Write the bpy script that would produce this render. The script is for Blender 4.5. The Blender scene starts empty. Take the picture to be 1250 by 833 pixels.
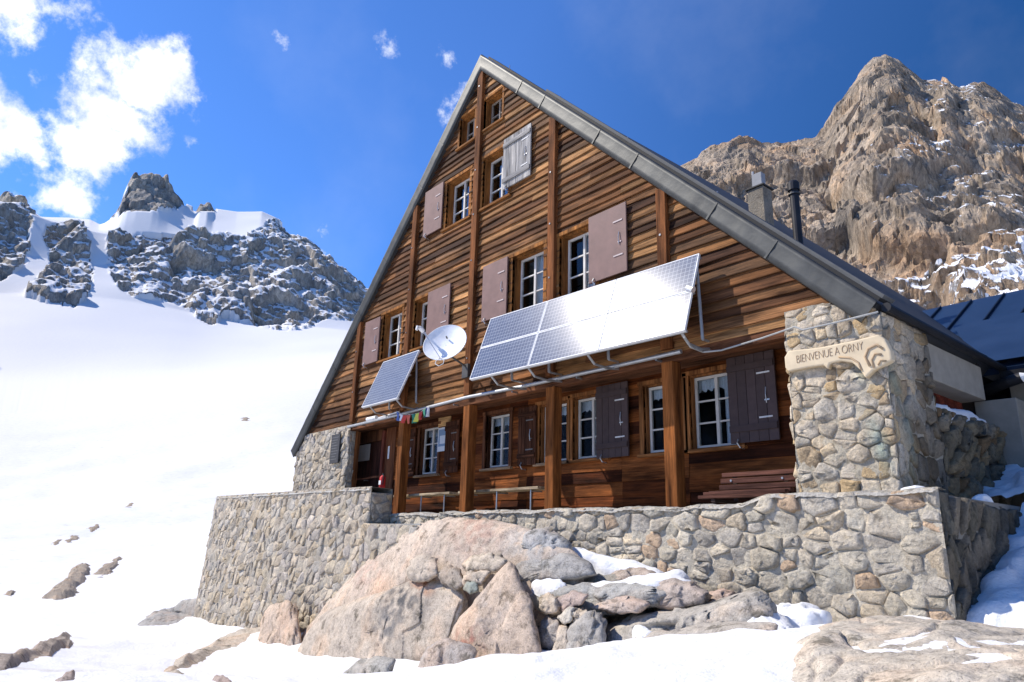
import bpy, math, random
import numpy as np
from mathutils import Vector

random.seed(7)
S = bpy.context.scene
COL = S.collection

# ------------------------------------------------------------------ camera numbers (metres, facade is the plane Y = 0)
CAM = np.array([12.198, -8.8835, -0.556])
YAW, PITCH, ROLL = math.radians(50.66524), math.radians(15.90621), math.radians(1.580934)
FOCAL, PW, PH = 863.57, 1250.0, 833.0
_f = np.array([-math.sin(YAW) * math.cos(PITCH), math.cos(YAW) * math.cos(PITCH), math.sin(PITCH)])
_r = np.array([math.cos(YAW), math.sin(YAW), 0.0])
_u = np.cross(_r, _f)
AX_R = math.cos(ROLL) * _r + math.sin(ROLL) * _u
AX_U = -math.sin(ROLL) * _r + math.cos(ROLL) * _u
AX_F = _f
SUN = np.array([-0.552, -0.442, 0.707]); SUN /= np.linalg.norm(SUN)


def ray(x, y):
    return (x - PW / 2) / FOCAL * AX_R - (y - PH / 2) / FOCAL * AX_U + AX_F


def at(x, y, Y):
    """the point of the vertical plane Y = const seen at a place of the photograph"""
    v = ray(x, y)
    return CAM + v * ((Y - CAM[1]) / v[1])


def azel(x, y):
    v = ray(x, y)
    return math.atan2(v[0], v[1]), v[2] / math.hypot(v[0], v[1])      # azimuth from +Y, tangent of the elevation


# ------------------------------------------------------------------ numpy noise
def _hash(ix, iy, iz, seed):
    h = (ix.astype(np.int64) * 374761393 + iy.astype(np.int64) * 668265263 + iz.astype(np.int64) * 2147483647 + seed * 1274126177) & 0xFFFFFFFF
    h = ((h ^ (h >> 13)) * 1274126177) & 0xFFFFFFFF
    h = ((h ^ (h >> 16)) * 2246822519) & 0xFFFFFFFF
    return ((h ^ (h >> 15)) & 0xFFFFFF) / float(0x1000000)


def vnoise(p, seed=0):
    i = np.floor(p); f = p - i; f = f * f * (3 - 2 * f); i = i.astype(np.int64)
    out = 0
    for dx in (0, 1):
        wx = f[:, 0] if dx else 1 - f[:, 0]
        for dy in (0, 1):
            wy = f[:, 1] if dy else 1 - f[:, 1]
            for dz in (0, 1):
                wz = f[:, 2] if dz else 1 - f[:, 2]
                out = out + wx * wy * wz * _hash(i[:, 0] + dx, i[:, 1] + dy, i[:, 2] + dz, seed)
    return out * 2 - 1


def fbm(p, octaves=4, seed=0, gain=0.5):
    a, s, t = 1.0, 0, 0
    for k in range(octaves):
        s = s + a * vnoise(p * 2.03 ** k + 17.3 * k, seed + k); t += a; a *= gain
    return s / t


def facet(p, seed=0, tilt=0.8, k=16.0):
    """blocky rock: nearest-cell planes, each cell with its own height and tilt, joined over a narrow band"""
    i = np.floor(p).astype(np.int64)
    D, Vv = [], []
    for dx in (-1, 0, 1):
        for dy in (-1, 0, 1):
            for dz in (-1, 0, 1):
                cx, cy, cz = i[:, 0] + dx, i[:, 1] + dy, i[:, 2] + dz
                ex = p[:, 0] - cx - _hash(cx, cy, cz, seed); ey = p[:, 1] - cy - _hash(cx, cy, cz, seed + 1); ez = p[:, 2] - cz - _hash(cx, cy, cz, seed + 2)
                D.append(ex * ex + ey * ey + ez * ez)
                Vv.append((_hash(cx, cy, cz, seed + 3) - 0.5) * 1.2 + tilt * 2 * ((_hash(cx, cy, cz, seed + 4) - 0.5) * ex + (_hash(cx, cy, cz, seed + 5) - 0.5) * ey + (_hash(cx, cy, cz, seed + 6) - 0.5) * ez))
    D = np.array(D); w_ = np.exp(-k * (D - D.min(0)[None]))
    return (w_ * np.array(Vv)).sum(0) / w_.sum(0)


def sstep(a, b, x):
    t = np.clip((x - a) / (b - a), 0, 1)
    return t * t * (3 - 2 * t)


def inside(px, py, poly):
    res = np.zeros(len(px), bool)
    n = len(poly)
    for k in range(n):
        x1, y1 = poly[k]; x2, y2 = poly[(k + 1) % n]
        c = ((y1 > py) != (y2 > py)) & (px < (x2 - x1) * (py - y1) / (y2 - y1 + 1e-12) + x1)
        res ^= c
    return res


# ------------------------------------------------------------------ mesh building
class MB:
    def __init__(s):
        s.v, s.f, s.c = [], [], []

    def add(s, verts, faces, col=(1, 1, 1)):
        b = len(s.v)
        s.v.extend([tuple(map(float, p)) for p in verts])
        if len(col) == 3 and not hasattr(col[0], '__len__'):
            s.c.extend([tuple(col)] * len(verts))
        else:
            s.c.extend([tuple(c) for c in col])
        s.f.extend([tuple(b + i for i in f) for f in faces])
        return s

    def box(s, x0, x1, y0, y1, z0, z1, col=(1, 1, 1)):
        v = [(x0, y0, z0), (x1, y0, z0), (x1, y1, z0), (x0, y1, z0), (x0, y0, z1), (x1, y0, z1), (x1, y1, z1), (x0, y1, z1)]
        return s.add(v, [(3, 2, 1, 0), (4, 5, 6, 7), (0, 1, 5, 4), (1, 2, 6, 5), (2, 3, 7, 6), (3, 0, 4, 7)], col)

    def obox(s, c, ax, ay, az, hx, hy, hz, col=(1, 1, 1)):
        """box about c along the unit axes ax, ay, az with half sizes"""
        c, ax, ay, az = map(np.array, (c, ax, ay, az))
        v = []
        for sz in (-1, 1):
            for sx, sy in ((-1, -1), (1, -1), (1, 1), (-1, 1)):
                v.append(c + ax * hx * sx + ay * hy * sy + az * hz * sz)
        return s.add(v, [(3, 2, 1, 0), (4, 5, 6, 7), (0, 1, 5, 4), (1, 2, 6, 5), (2, 3, 7, 6), (3, 0, 4, 7)], col)

    def prism(s, pts, d, col=(1, 1, 1)):
        """a flat polygon pushed along the vector d"""
        n = len(pts); d = np.array(d)
        v = [np.array(p, float) for p in pts] + [np.array(p, float) + d for p in pts]
        f = [tuple(range(n - 1, -1, -1)), tuple(range(n, 2 * n))] + [(k, (k + 1) % n, n + (k + 1) % n, n + k) for k in range(n)]
        return s.add(v, f, col)

    def tube(s, path, r, n=10, col=(1, 1, 1), caps=True):
        P = [np.array(p, float) for p in path]; rr = r if hasattr(r, '__len__') else [r] * len(P)
        v, f = [], []
        up = None
        for k, p in enumerate(P):
            t = P[min(k + 1, len(P) - 1)] - P[max(k - 1, 0)]; t /= np.linalg.norm(t) + 1e-12
            if up is None:
                up = np.array([0, 0, 1.]) if abs(t[2]) < 0.9 else np.array([1., 0, 0])
            a = np.cross(t, up); a /= np.linalg.norm(a) + 1e-12; b = np.cross(a, t); up = b
            for j in range(n):
                w = 2 * math.pi * j / n
                v.append(p + rr[k] * (math.cos(w) * a + math.sin(w) * b))
        for k in range(len(P) - 1):
            for j in range(n):
                f.append((k * n + j, k * n + (j + 1) % n, (k + 1) * n + (j + 1) % n, (k + 1) * n + j))
        if caps:
            f.append(tuple(range(n - 1, -1, -1))); f.append(tuple((len(P) - 1) * n + j for j in range(n)))
        return s.add(v, f, col)

    def grid(s, V, nu, nv, col=(1, 1, 1), flip=False):
        f = []
        for i in range(nu - 1):
            for j in range(nv - 1):
                q = (i * nv + j, (i + 1) * nv + j, (i + 1) * nv + j + 1, i * nv + j + 1)
                f.append(q[::-1] if flip else q)
        return s.add(V, f, col)

    def build(s, name, material, parent=None, smooth=False, bevel=0, normals=False):
        me = bpy.data.meshes.new(name)
        me.from_pydata(s.v, [], s.f)
        at_ = me.attributes.new('tint', 'FLOAT_COLOR', 'POINT')
        arr = np.ones((len(s.v), 4), np.float32); arr[:, :3] = np.array(s.c, np.float32).reshape(-1, 3)
        at_.data.foreach_set('color', arr.ravel())
        me.materials.append(material)
        if smooth:
            me.polygons.foreach_set('use_smooth', [True] * len(me.polygons))
        me.update()
        o = bpy.data.objects.new(name, me); COL.objects.link(o)
        if parent is not None:
            o.parent = parent
            w = Vector((0, 0, 0)); q = parent
            while q is not None:
                w += q.location; q = q.parent
            o.location = -w
        if bevel:
            m = o.modifiers.new('edge', 'BEVEL'); m.width = bevel; m.segments = 2; m.limit_method = 'ANGLE'; m.angle_limit = math.radians(40)
        return o


def quick_mesh(name, V, F, tint, material, smooth=True, parent=None):
    """numpy arrays to an object: V (n,3), F (m,4), tint (n,3) or (n,4)"""
    me = bpy.data.meshes.new(name)
    me.vertices.add(len(V)); me.vertices.foreach_set('co', np.asarray(V, np.float32).ravel())
    k = F.shape[1]
    me.loops.add(F.size); me.loops.foreach_set('vertex_index', F.astype(np.int32).ravel())
    me.polygons.add(len(F)); me.polygons.foreach_set('loop_start', np.arange(0, F.size, k, dtype=np.int32))
    me.polygons.foreach_set('loop_total', np.full(len(F), k, np.int32))
    at_ = me.attributes.new('tint', 'FLOAT_COLOR', 'POINT')
    arr = np.ones((len(V), 4), np.float32); arr[:, :tint.shape[1]] = tint
    at_.data.foreach_set('color', arr.ravel())
    me.materials.append(material)
    me.polygons.foreach_set('use_smooth', np.full(len(F), smooth, bool))
    me.update(calc_edges=True); me.validate()
    o = bpy.data.objects.new(name, me); COL.objects.link(o)
    if parent is not None:
        o.parent = parent; o.location = -parent.location
    return o


def grid_faces(nu, nv):
    i, j = np.meshgrid(np.arange(nu - 1), np.arange(nv - 1), indexing='ij')
    a = (i * nv + j).ravel()
    return np.stack([a, a + nv, a + nv + 1, a + 1], 1)


def empty(name, loc):
    o = bpy.data.objects.new(name, None); COL.objects.link(o); o.location = loc; o.empty_display_size = 0.2
    return o


def tag(o, label, cat, group=None):
    o['label'] = label; o['category'] = cat
    if group:
        o['group'] = group
    return o


def kind(o, k):
    o['kind'] = k
    return o


# ------------------------------------------------------------------ materials
class NT:
    def __init__(s, name):
        s.m = bpy.data.materials.new(name); s.m.use_nodes = True
        s.t = s.m.node_tree; s.b = s.t.nodes['Principled BSDF']; s.out = s.t.nodes['Material Output']

    def n(s, kind_, **kw):
        o = s.t.nodes.new(kind_)
        for k, v in kw.items():
            if k in o.inputs.keys() if isinstance(k, str) else False:
                o.inputs[k].default_value = v
            else:
                setattr(o, k, v)
        return o

    def l(s, a, b):
        s.t.links.new(a, b)

    def pos(s, scale=(1, 1, 1)):
        g = s.n('ShaderNodeNewGeometry'); mp = s.n('ShaderNodeMapping'); mp.inputs['Scale'].default_value = scale
        s.l(g.outputs['Position'], mp.inputs['Vector'])
        return mp.outputs['Vector']

    def noise(s, scale, detail=4, rough=0.55, vec=None, dist=0.0):
        o = s.n('ShaderNodeTexNoise'); o.inputs['Scale'].default_value = scale; o.inputs['Detail'].default_value = detail
        o.inputs['Roughness'].default_value = rough; o.inputs['Distortion'].default_value = dist
        if vec is not None:
            s.l(vec, o.inputs['Vector'])
        return o.outputs['Fac']

    def ramp(s, fac, stops):
        o = s.n('ShaderNodeValToRGB'); e = o.color_ramp.elements
        while len(e) < len(stops):
            e.new(0.5)
        for k, (p, c) in enumerate(stops):
            e[k].position = p; e[k].color = (*c, 1) if hasattr(c, '__len__') else (c, c, c, 1)
        s.l(fac, o.inputs['Fac'])
        return o.outputs['Color']

    def tint(s):
        o = s.n('ShaderNodeAttribute'); o.attribute_name = 'tint'
        return o

    def mix(s, a, b, fac=1.0, mode='MULTIPLY'):
        o = s.n('ShaderNodeMix', data_type='RGBA', blend_type=mode)
        for key, val in ((0, fac), (6, a), (7, b)):
            if hasattr(val, 'links'):
                s.l(val, o.inputs[key])
            elif key == 0:
                o.inputs[key].default_value = val
            else:
                o.inputs[key].default_value = (*val, 1)
        return o.outputs[2]

    def math(s, op, a, b=0.0, clamp=False):
        o = s.n('ShaderNodeMath', operation=op, use_clamp=clamp)
        for k, v in enumerate((a, b)):
            if hasattr(v, 'links'):
                s.l(v, o.inputs[k])
            else:
                o.inputs[k].default_value = v
        return o.outputs[0]

    def bump(s, h, strength=0.5, dist=0.02, prev=None):
        o = s.n('ShaderNodeBump'); o.inputs['Strength'].default_value = strength; o.inputs['Distance'].default_value = dist
        s.l(h, o.inputs['Height'])
        if prev is not None:
            s.l(prev, o.inputs['Normal'])
        return o.outputs['Normal']

    def done(s, color=None, rough=None, normal=None, metallic=None, spec=None):
        for key, v in (('Base Color', color), ('Roughness', rough), ('Normal', normal), ('Metallic', metallic), ('Specular IOR Level', spec)):
            if v is None:
                continue
            if hasattr(v, 'links'):
                s.l(v, s.b.inputs[key])
            elif key == 'Base Color':
                s.b.inputs[key].default_value = (*v, 1)
            else:
                s.b.inputs[key].default_value = v
        return s.m


def wood(name, axis, rough=0.75, contrast=1.0):
    k = NT(name)
    sc = {'x': (0.5, 14, 14), 'z': (14, 14, 0.5)}[axis]
    v = k.pos(sc); g1 = k.noise(2.2, 6, 0.65, v, 0.6)
    v2 = k.pos({'x': (0.9, 4, 5), 'z': (5, 4, 0.8)}[axis]); g2 = k.noise(1.1, 4, 0.6, v2, 0.3)
    v3 = k.pos({'x': (1.5, 60, 60), 'z': (60, 60, 1.5)}[axis]); g3 = k.noise(2.0, 3, 0.6, v3)
    a = k.ramp(g1, [(0.25, 0.32), (0.5, 1.0), (0.75, 1.6)])
    b = k.ramp(g2, [(0.28, (0.25, 0.22, 0.20)), (0.48, (0.92, 0.92, 0.92)), (0.72, (1.75, 1.68, 1.55))])
    c = k.ramp(g3, [(0.3, 0.72), (0.7, 1.2)])
    col = k.mix(k.mix(k.mix(k.tint().outputs['Color'], a), b), c)
    h = k.math('ADD', g1, k.math('MULTIPLY', g3, 0.5))
    return k.done(col, rough, k.bump(h, 0.7, 0.014), spec=0.08)


def stone(name, bump=0.95, scale=1.0, spots=True, rough=0.9):
    k = NT(name)
    v = k.pos((scale,) * 3)
    n1 = k.noise(3.0, 5, 0.6, v); n2 = k.noise(22, 5, 0.65, v); n3 = k.noise(110, 2, 0.5, v)
    a = k.ramp(n1, [(0.3, (0.72, 0.70, 0.69)), (0.52, (1, 1, 1)), (0.72, (1.22, 1.17, 1.1))])
    b = k.ramp(n2, [(0.3, 0.66), (0.5, 1.0), (0.7, 1.22)])
    col = k.mix(k.mix(k.tint().outputs['Color'], a), b)
    c = k.ramp(n3, [(0.3, 0.55), (0.42, 1.0), (0.62, 1.0), (0.75, 1.3)])
    col = k.mix(col, c)
    h = k.math('ADD', k.math('MULTIPLY', n1, 1.2), k.math('ADD', n2, k.math('MULTIPLY', n3, 0.25)))
    return k.done(col, rough, k.bump(h, bump, 0.03), spec=0.25)


def granite(name):
    k = NT(name)
    v = k.pos()
    n1 = k.noise(1.1, 5, 0.6, v); n2 = k.noise(9, 6, 0.7, v, 0.1); n3 = k.noise(48, 3, 0.75, v); n4 = k.noise(3.1, 6, 0.72, v, 0.2)
    a = k.ramp(n1, [(0.3, (0.82, 0.83, 0.86)), (0.5, (1, 1, 1)), (0.68, (1.14, 1.0, 0.9))])
    b = k.ramp(n2, [(0.28, 0.55), (0.5, 1.0), (0.72, 1.25)])
    c = k.ramp(n3, [(0.3, 0.3), (0.43, 0.9), (0.6, 1.0), (0.74, 1.5)])
    d = k.ramp(n4, [(0.0, (0.33, 0.33, 0.33)), (0.35, (0.42, 0.42, 0.4)), (0.43, (1, 1, 1))])
    col = k.mix(k.mix(k.mix(k.mix(k.tint().outputs['Color'], a), b), c), d)
    h = k.math('ADD', k.math('MULTIPLY', n4, 0.6), k.math('ADD', n2, k.math('MULTIPLY', n3, 0.45)))
    return k.done(col, 0.9, k.bump(h, 0.8, 0.03), spec=0.2)


def plain(name, color=None, rough=0.5, metallic=0.0, nscale=6, var=0.12, bump=0.0, spec=0.4):
    k = NT(name)
    n1 = k.noise(nscale, 5, 0.6, k.pos())
    a = k.ramp(n1, [(0.25, 1 - var), (0.75, 1 + var)])
    col = k.mix(color if color else k.tint().outputs['Color'], a)
    r = k.math('ADD', rough - 0.08, k.math('MULTIPLY', n1, 0.16))
    return k.done(col, r, k.bump(n1, bump, 0.02) if bump else None, metallic, spec)


def snow_mat(name):
    k = NT(name)
    v = k.pos(); n1 = k.noise(0.6, 5, 0.6, v); n2 = k.noise(7, 5, 0.65, v)
    col = k.ramp(n1, [(0.27, (0.60, 0.585, 0.56)), (0.38, (0.70, 0.71, 0.73)), (0.7, (0.75, 0.75, 0.75))])
    n3 = k.noise(26, 3, 0.6, v)
    h = k.math('ADD', k.math('MULTIPLY', n1, 2.0), k.math('ADD', k.math('MULTIPLY', n2, 0.7), k.math('MULTIPLY', n3, 0.3)))
    return k.done(col, 0.75, k.bump(h, 0.5, 0.06), spec=0.2)


def mountain_mat(name, scale, light, dark, warm, speck=0.9):
    k = NT(name)
    v = k.pos((scale,) * 3)
    vs = k.pos((scale * 1.6, scale * 1.6, scale * 0.6))
    n1 = k.noise(1.0, 6, 0.65, v, 0.4); n2 = k.noise(6.0, 6, 0.7, vs, 0.3); n3 = k.noise(2.6, 5, 0.62, v)
    rock = k.ramp(n1, [(0.3, dark), (0.5, light), (0.68, warm)])
    rock = k.mix(rock, k.ramp(n2, [(0.28, 0.5), (0.5, 1.0), (0.72, 1.3)]))
    wv = k.n('ShaderNodeVectorMath', operation='SCALE'); nz = k.n('ShaderNodeTexNoise'); nz.inputs['Scale'].default_value = 2.0; nz.inputs['Detail'].default_value = 4; k.l(v, nz.inputs['Vector']); k.l(nz.outputs['Color'], wv.inputs[0]); wv.inputs['Scale'].default_value = 0.5
    av = k.n('ShaderNodeVectorMath', operation='ADD'); k.l(vs, av.inputs[0]); k.l(wv.outputs[0], av.inputs[1])
    for sc_, lo_, hi_ in ((2.2, 0.8, 1.2), (9.0, 0.82, 1.16)):
        vo = k.n('ShaderNodeTexVoronoi'); vo.inputs['Scale'].default_value = sc_; k.l(av.outputs[0], vo.inputs['Vector'])
        sp = k.n('ShaderNodeSeparateColor'); k.l(vo.outputs['Color'], sp.inputs[0])
        rock = k.mix(rock, k.ramp(sp.outputs[0], [(0.0, lo_), (1.0, hi_)]))
        ve = k.n('ShaderNodeTexVoronoi', feature='DISTANCE_TO_EDGE'); ve.inputs['Scale'].default_value = sc_; k.l(av.outputs[0], ve.inputs['Vector'])
        rock = k.mix(rock, k.ramp(ve.outputs['Distance'], [(0.0, 0.72), (0.03, 1.0)]))
    rock = k.mix(rock, k.tint().outputs['Color'])
    al = k.tint().outputs['Alpha']
    f = k.math('ADD', al, k.math('MULTIPLY', k.math('SUBTRACT', k.math('ADD', n2, k.math('MULTIPLY', n3, 0.7)), 0.85), speck))
    m = k.n('ShaderNodeMapRange'); m.inputs['From Min'].default_value = 0.44; m.inputs['From Max'].default_value = 0.54
    k.l(f, m.inputs['Value'])
    fac = m.outputs['Result']
    col = k.mix(rock, (0.77, 0.775, 0.79), fac, 'MIX')
    h = k.math('ADD', k.math('MULTIPLY', n1, 1.5), n2)
    hb = k.math('MULTIPLY', h, k.math('SUBTRACT', 1.05, fac))
    return k.done(col, 0.9, k.bump(hb, 0.8, 0.9 / scale * 0.12), spec=0.15)


M = {}
M['wood_h'] = wood('weathered_boards', 'x')
M['wood_v'] = wood('weathered_posts', 'z')
M['masonry'] = stone('rubble_masonry')
M['granite'] = granite('granite')
M['concrete'] = plain('concrete', None, 0.9, 0, 5, 0.16, 0.25)
M['snow'] = snow_mat('snow')
M['sheet'] = plain('lead_grey_sheet', None, 0.52, 0.6, 2.6, 0.3, 0.35)
M['metal'] = plain('galvanised_metal', None, 0.4, 0.7, 9, 0.12)
M['paint'] = plain('paint', None, 0.6, 0, 3.5, 0.2, 0.08, 0.25)
M['dull'] = plain('dull_paint', None, 0.75, 0, 9, 0.18, 0.1, 0.25)
M['cloth'] = plain('cloth', None, 0.9, 0, 30, 0.1)
M['bluemetal'] = plain('blue_roof_sheet', (0.02, 0.04, 0.085), 0.32, 0.3, 1.3, 0.3, 0.06)
M['slate'] = plain('roof_covering', (0.045, 0.047, 0.05), 0.6, 0.2, 3, 0.25, 0.2)
M['dark'] = plain('dark_interior', (0.03, 0.022, 0.018), 0.9, 0, 3, 0.2)


def glass_mat():
    k = NT('window_glass')
    tr = k.n('ShaderNodeBsdfTransparent'); tr.inputs['Color'].default_value = (0.82, 0.86, 0.88, 1)
    gl = k.n('ShaderNodeBsdfGlossy'); gl.inputs['Roughness'].default_value = 0.03
    lw = k.n('ShaderNodeLayerWeight'); lw.inputs['Blend'].default_value = 0.2
    mx = k.n('ShaderNodeMixShader'); k.l(k.math('MULTIPLY', lw.outputs['Fresnel'], 0.55), mx.inputs['Fac'])
    k.l(tr.outputs[0], mx.inputs[1]); k.l(gl.outputs[0], mx.inputs[2]); k.l(mx.outputs[0], k.out.inputs['Surface'])
    return k.m


M['glass'] = glass_mat()


def solar_mat():
    k = NT('solar_cells')
    a = k.tint(); sp = k.n('ShaderNodeSeparateColor'); k.l(a.outputs['Color'], sp.inputs[0])
    u, v = sp.outputs[0], sp.outputs[1]
    def line(x, period, w):
        fr = k.math('FRACT', k.math('DIVIDE', x, period))
        d = k.math('ABSOLUTE', k.math('SUBTRACT', fr, 0.5))
        return k.math('GREATER_THAN', d, 0.5 - w / period)
    g = k.math('MAXIMUM', line(u, 0.078, 0.0034), line(v, 0.078, 0.0034))
    fine = k.math('MULTIPLY', line(v, 0.029, 0.0022), 0.35)
    f = k.math('MAXIMUM', g, fine)
    n1 = k.noise(4, 3, 0.5, k.pos())
    cell = k.ramp(n1, [(0.3, (0.06, 0.075, 0.125)), (0.7, (0.09, 0.11, 0.165))])
    col = k.mix(cell, (0.34, 0.36, 0.40), f, 'MIX')
    return k.done(col, 0.14, None, 0.0, 0.3)


M['solar'] = solar_mat()

# ------------------------------------------------------------------ world, sun, camera
w = bpy.data.worlds.new('World'); S.world = w; w.use_nodes = True
wt = w.node_tree; wt.nodes.clear()
SUN_EL = math.asin(SUN[2]); SUN_AZ = math.atan2(SUN[0], SUN[1])
sky = wt.nodes.new('ShaderNodeTexSky'); sky.sky_type = 'NISHITA'; sky.sun_disc = False
sky.sun_elevation = SUN_EL; sky.sun_rotation = SUN_AZ
sky.altitude = 1600; sky.air_density = 1.0; sky.dust_density = 0.25; sky.ozone_density = 3.0
SKY_STRENGTH = 0.09
bg = wt.nodes.new('ShaderNodeBackground'); bg.inputs['Strength'].default_value = SKY_STRENGTH
grade = wt.nodes.new('ShaderNodeMix'); grade.data_type = 'RGBA'; grade.blend_type = 'MULTIPLY'; grade.inputs[0].default_value = 1.0
wt.links.new(sky.outputs[0], grade.inputs[6])
# polarised mountain sky: deepest at a right angle to the sun
g_tc = wt.nodes.new('ShaderNodeTexCoord'); g_dot = wt.nodes.new('ShaderNodeVectorMath'); g_dot.operation = 'DOT_PRODUCT'; g_dot.inputs[1].default_value = tuple(SUN)
wt.links.new(g_tc.outputs['Generated'], g_dot.inputs[0])
g_mr = wt.nodes.new('ShaderNodeMapRange'); g_mr.inputs['From Min'].default_value = 0.08; g_mr.inputs['From Max'].default_value = 0.56
wt.links.new(g_dot.outputs['Value'], g_mr.inputs['Value'])
g_mx = wt.nodes.new('ShaderNodeMix'); g_mx.data_type = 'RGBA'; g_mx.inputs[6].default_value = (0.22, 0.63, 1.07, 1); g_mx.inputs[7].default_value = (0.80, 1.33, 2.08, 1)
wt.links.new(g_mr.outputs['Result'], g_mx.inputs[0]); wt.links.new(g_mx.outputs[2], grade.inputs[7])
wt.links.new(grade.outputs[2], bg.inputs['Color'])
bgc = wt.nodes.new('ShaderNodeBackground'); bgc.inputs['Color'].default_value = (1.0, 1.0, 1.0, 1); bgc.inputs['Strength'].default_value = 1.15


def W(kind_, **kw):
    o = wt.nodes.new(kind_)
    for k_, v_ in kw.items():
        setattr(o, k_, v_)
    return o


def wm(op, a, b=0.0, clamp=False):
    o = W('ShaderNodeMath', operation=op, use_clamp=clamp)
    for i_, v_ in enumerate((a, b)):
        if hasattr(v_, 'links'):
            wt.links.new(v_, o.inputs[i_])
        else:
            o.inputs[i_].default_value = v_
    return o.outputs[0]


tc = W('ShaderNodeTexCoord')
cn = W('ShaderNodeTexNoise'); cn.inputs['Scale'].default_value = 11; cn.inputs['Detail'].default_value = 7; cn.inputs['Roughness'].default_value = 0.6
wt.links.new(tc.outputs['Generated'], cn.inputs['Vector'])
cr = W('ShaderNodeValToRGB'); cr.color_ramp.elements[0].position = 0.36; cr.color_ramp.elements[0].color = (0.52, 0.58, 0.68, 1); cr.color_ramp.elements[1].position = 0.56; cr.color_ramp.elements[1].color = (1, 1, 1, 1)
wt.links.new(cn.outputs['Fac'], cr.inputs['Fac']); wt.links.new(cr.outputs['Color'], bgc.inputs['Color'])
dirv = tc.outputs['Generated']
# wobble the direction so that the cloud banks get ragged edges
wn = W('ShaderNodeTexNoise'); wn.inputs['Scale'].default_value = 7; wn.inputs['Detail'].default_value = 7; wn.inputs['Roughness'].default_value = 0.62
wt.links.new(dirv, wn.inputs['Vector'])
sub = W('ShaderNodeVectorMath', operation='SUBTRACT'); wt.links.new(wn.outputs['Color'], sub.inputs[0]); sub.inputs[1].default_value = (0.5, 0.5, 0.5)
scl = W('ShaderNodeVectorMath', operation='SCALE'); wt.links.new(sub.outputs[0], scl.inputs[0]); scl.inputs['Scale'].default_value = 0.13
addv = W('ShaderNodeVectorMath', operation='ADD'); wt.links.new(dirv, addv.inputs[0]); wt.links.new(scl.outputs[0], addv.inputs[1])
# banks: (place in the photograph, radius in degrees, weight)
BANKS = [(165, 110, 3.3, 1.0), (200, 95, 2.4, 0.9), (150, 160, 3.0, 1.0), (100, 185, 2.6, 1.0), (30, 172, 2.2, 0.95), (75, 240, 2.2, 0.85), (130, 200, 2.4, 0.9),
         (-10, 15, 3.0, 1.0), (-70, 150, 4.5, 1.0), (-140, 40, 5.0, 1.0), (65, 20, 1.7, 0.7), (400, 275, 1.1, 0.62), (388, 292, 0.9, 0.6), (245, 165, 0.8, 0.5), (345, 47, 0.7, 0.46), (455, 58, 1.4, 0.44), (555, 122, 1.3, 0.58), (520, 62, 1.1, 0.44), (50, 105, 0.9, 0.5),
         (-300, 160, 6.0, 1.0), (-420, 60, 7.0, 1.0)]
tot = None
for bx_, by_, rd, wgt in BANKS:
    d_ = ray(bx_, by_); d_ = d_ / np.linalg.norm(d_)
    dp = W('ShaderNodeVectorMath', operation='DISTANCE'); wt.links.new(addv.outputs[0], dp.inputs[0]); dp.inputs[1].default_value = tuple(d_)
    val = wm('MULTIPLY', wm('SUBTRACT', 1.0, wm('DIVIDE', dp.outputs['Value'], math.radians(rd) * 1.58), True), wgt)
    tot = val if tot is None else wm('MAXIMUM', tot, val)
fn = W('ShaderNodeTexNoise'); fn.inputs['Scale'].default_value = 26; fn.inputs['Detail'].default_value = 8; fn.inputs['Roughness'].default_value = 0.65
wt.links.new(dirv, fn.inputs['Vector'])
dens = wm('ADD', tot, wm('MULTIPLY', wm('SUBTRACT', fn.outputs['Fac'], 0.5), 1.35))
mr = W('ShaderNodeMapRange', interpolation_type='SMOOTHSTEP'); mr.inputs['From Min'].default_value = 0.25; mr.inputs['From Max'].default_value = 0.78
wt.links.new(dens, mr.inputs['Value'])
gate = W('ShaderNodeMapRange', interpolation_type='SMOOTHSTEP'); gate.inputs['From Min'].default_value = 0.0; gate.inputs['From Max'].default_value = 0.16
wt.links.new(tot, gate.inputs['Value'])
# thin high veil
vn = W('ShaderNodeTexNoise'); vn.inputs['Scale'].default_value = 3.2; vn.inputs['Detail'].default_value = 6; vn.inputs['Roughness'].default_value = 0.55
wt.links.new(dirv, vn.inputs['Vector'])
veil = wm('MULTIPLY', wm('SUBTRACT', vn.outputs['Fac'], 0.5, True), 0.22)
cover = wm('MAXIMUM', wm('MULTIPLY', mr.outputs['Result'], gate.outputs['Result']), veil)
mixw = W('ShaderNodeMixShader'); wt.links.new(cover, mixw.inputs['Fac']); wt.links.new(bg.outputs[0], mixw.inputs[1]); wt.links.new(bgc.outputs[0], mixw.inputs[2])
wo = W('ShaderNodeOutputWorld'); wt.links.new(mixw.outputs[0], wo.inputs['Surface'])

sl = bpy.data.lights.new('sun', 'SUN'); sl.energy = 4.6; sl.angle = math.radians(0.55); sl.color = (1.0, 0.925, 0.815)
so = bpy.data.objects.new('sun', sl); COL.objects.link(so); so.location = (-30, -20, 40)
so.rotation_euler = Vector(tuple(-SUN)).to_track_quat('-Z', 'Y').to_euler()

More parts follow.
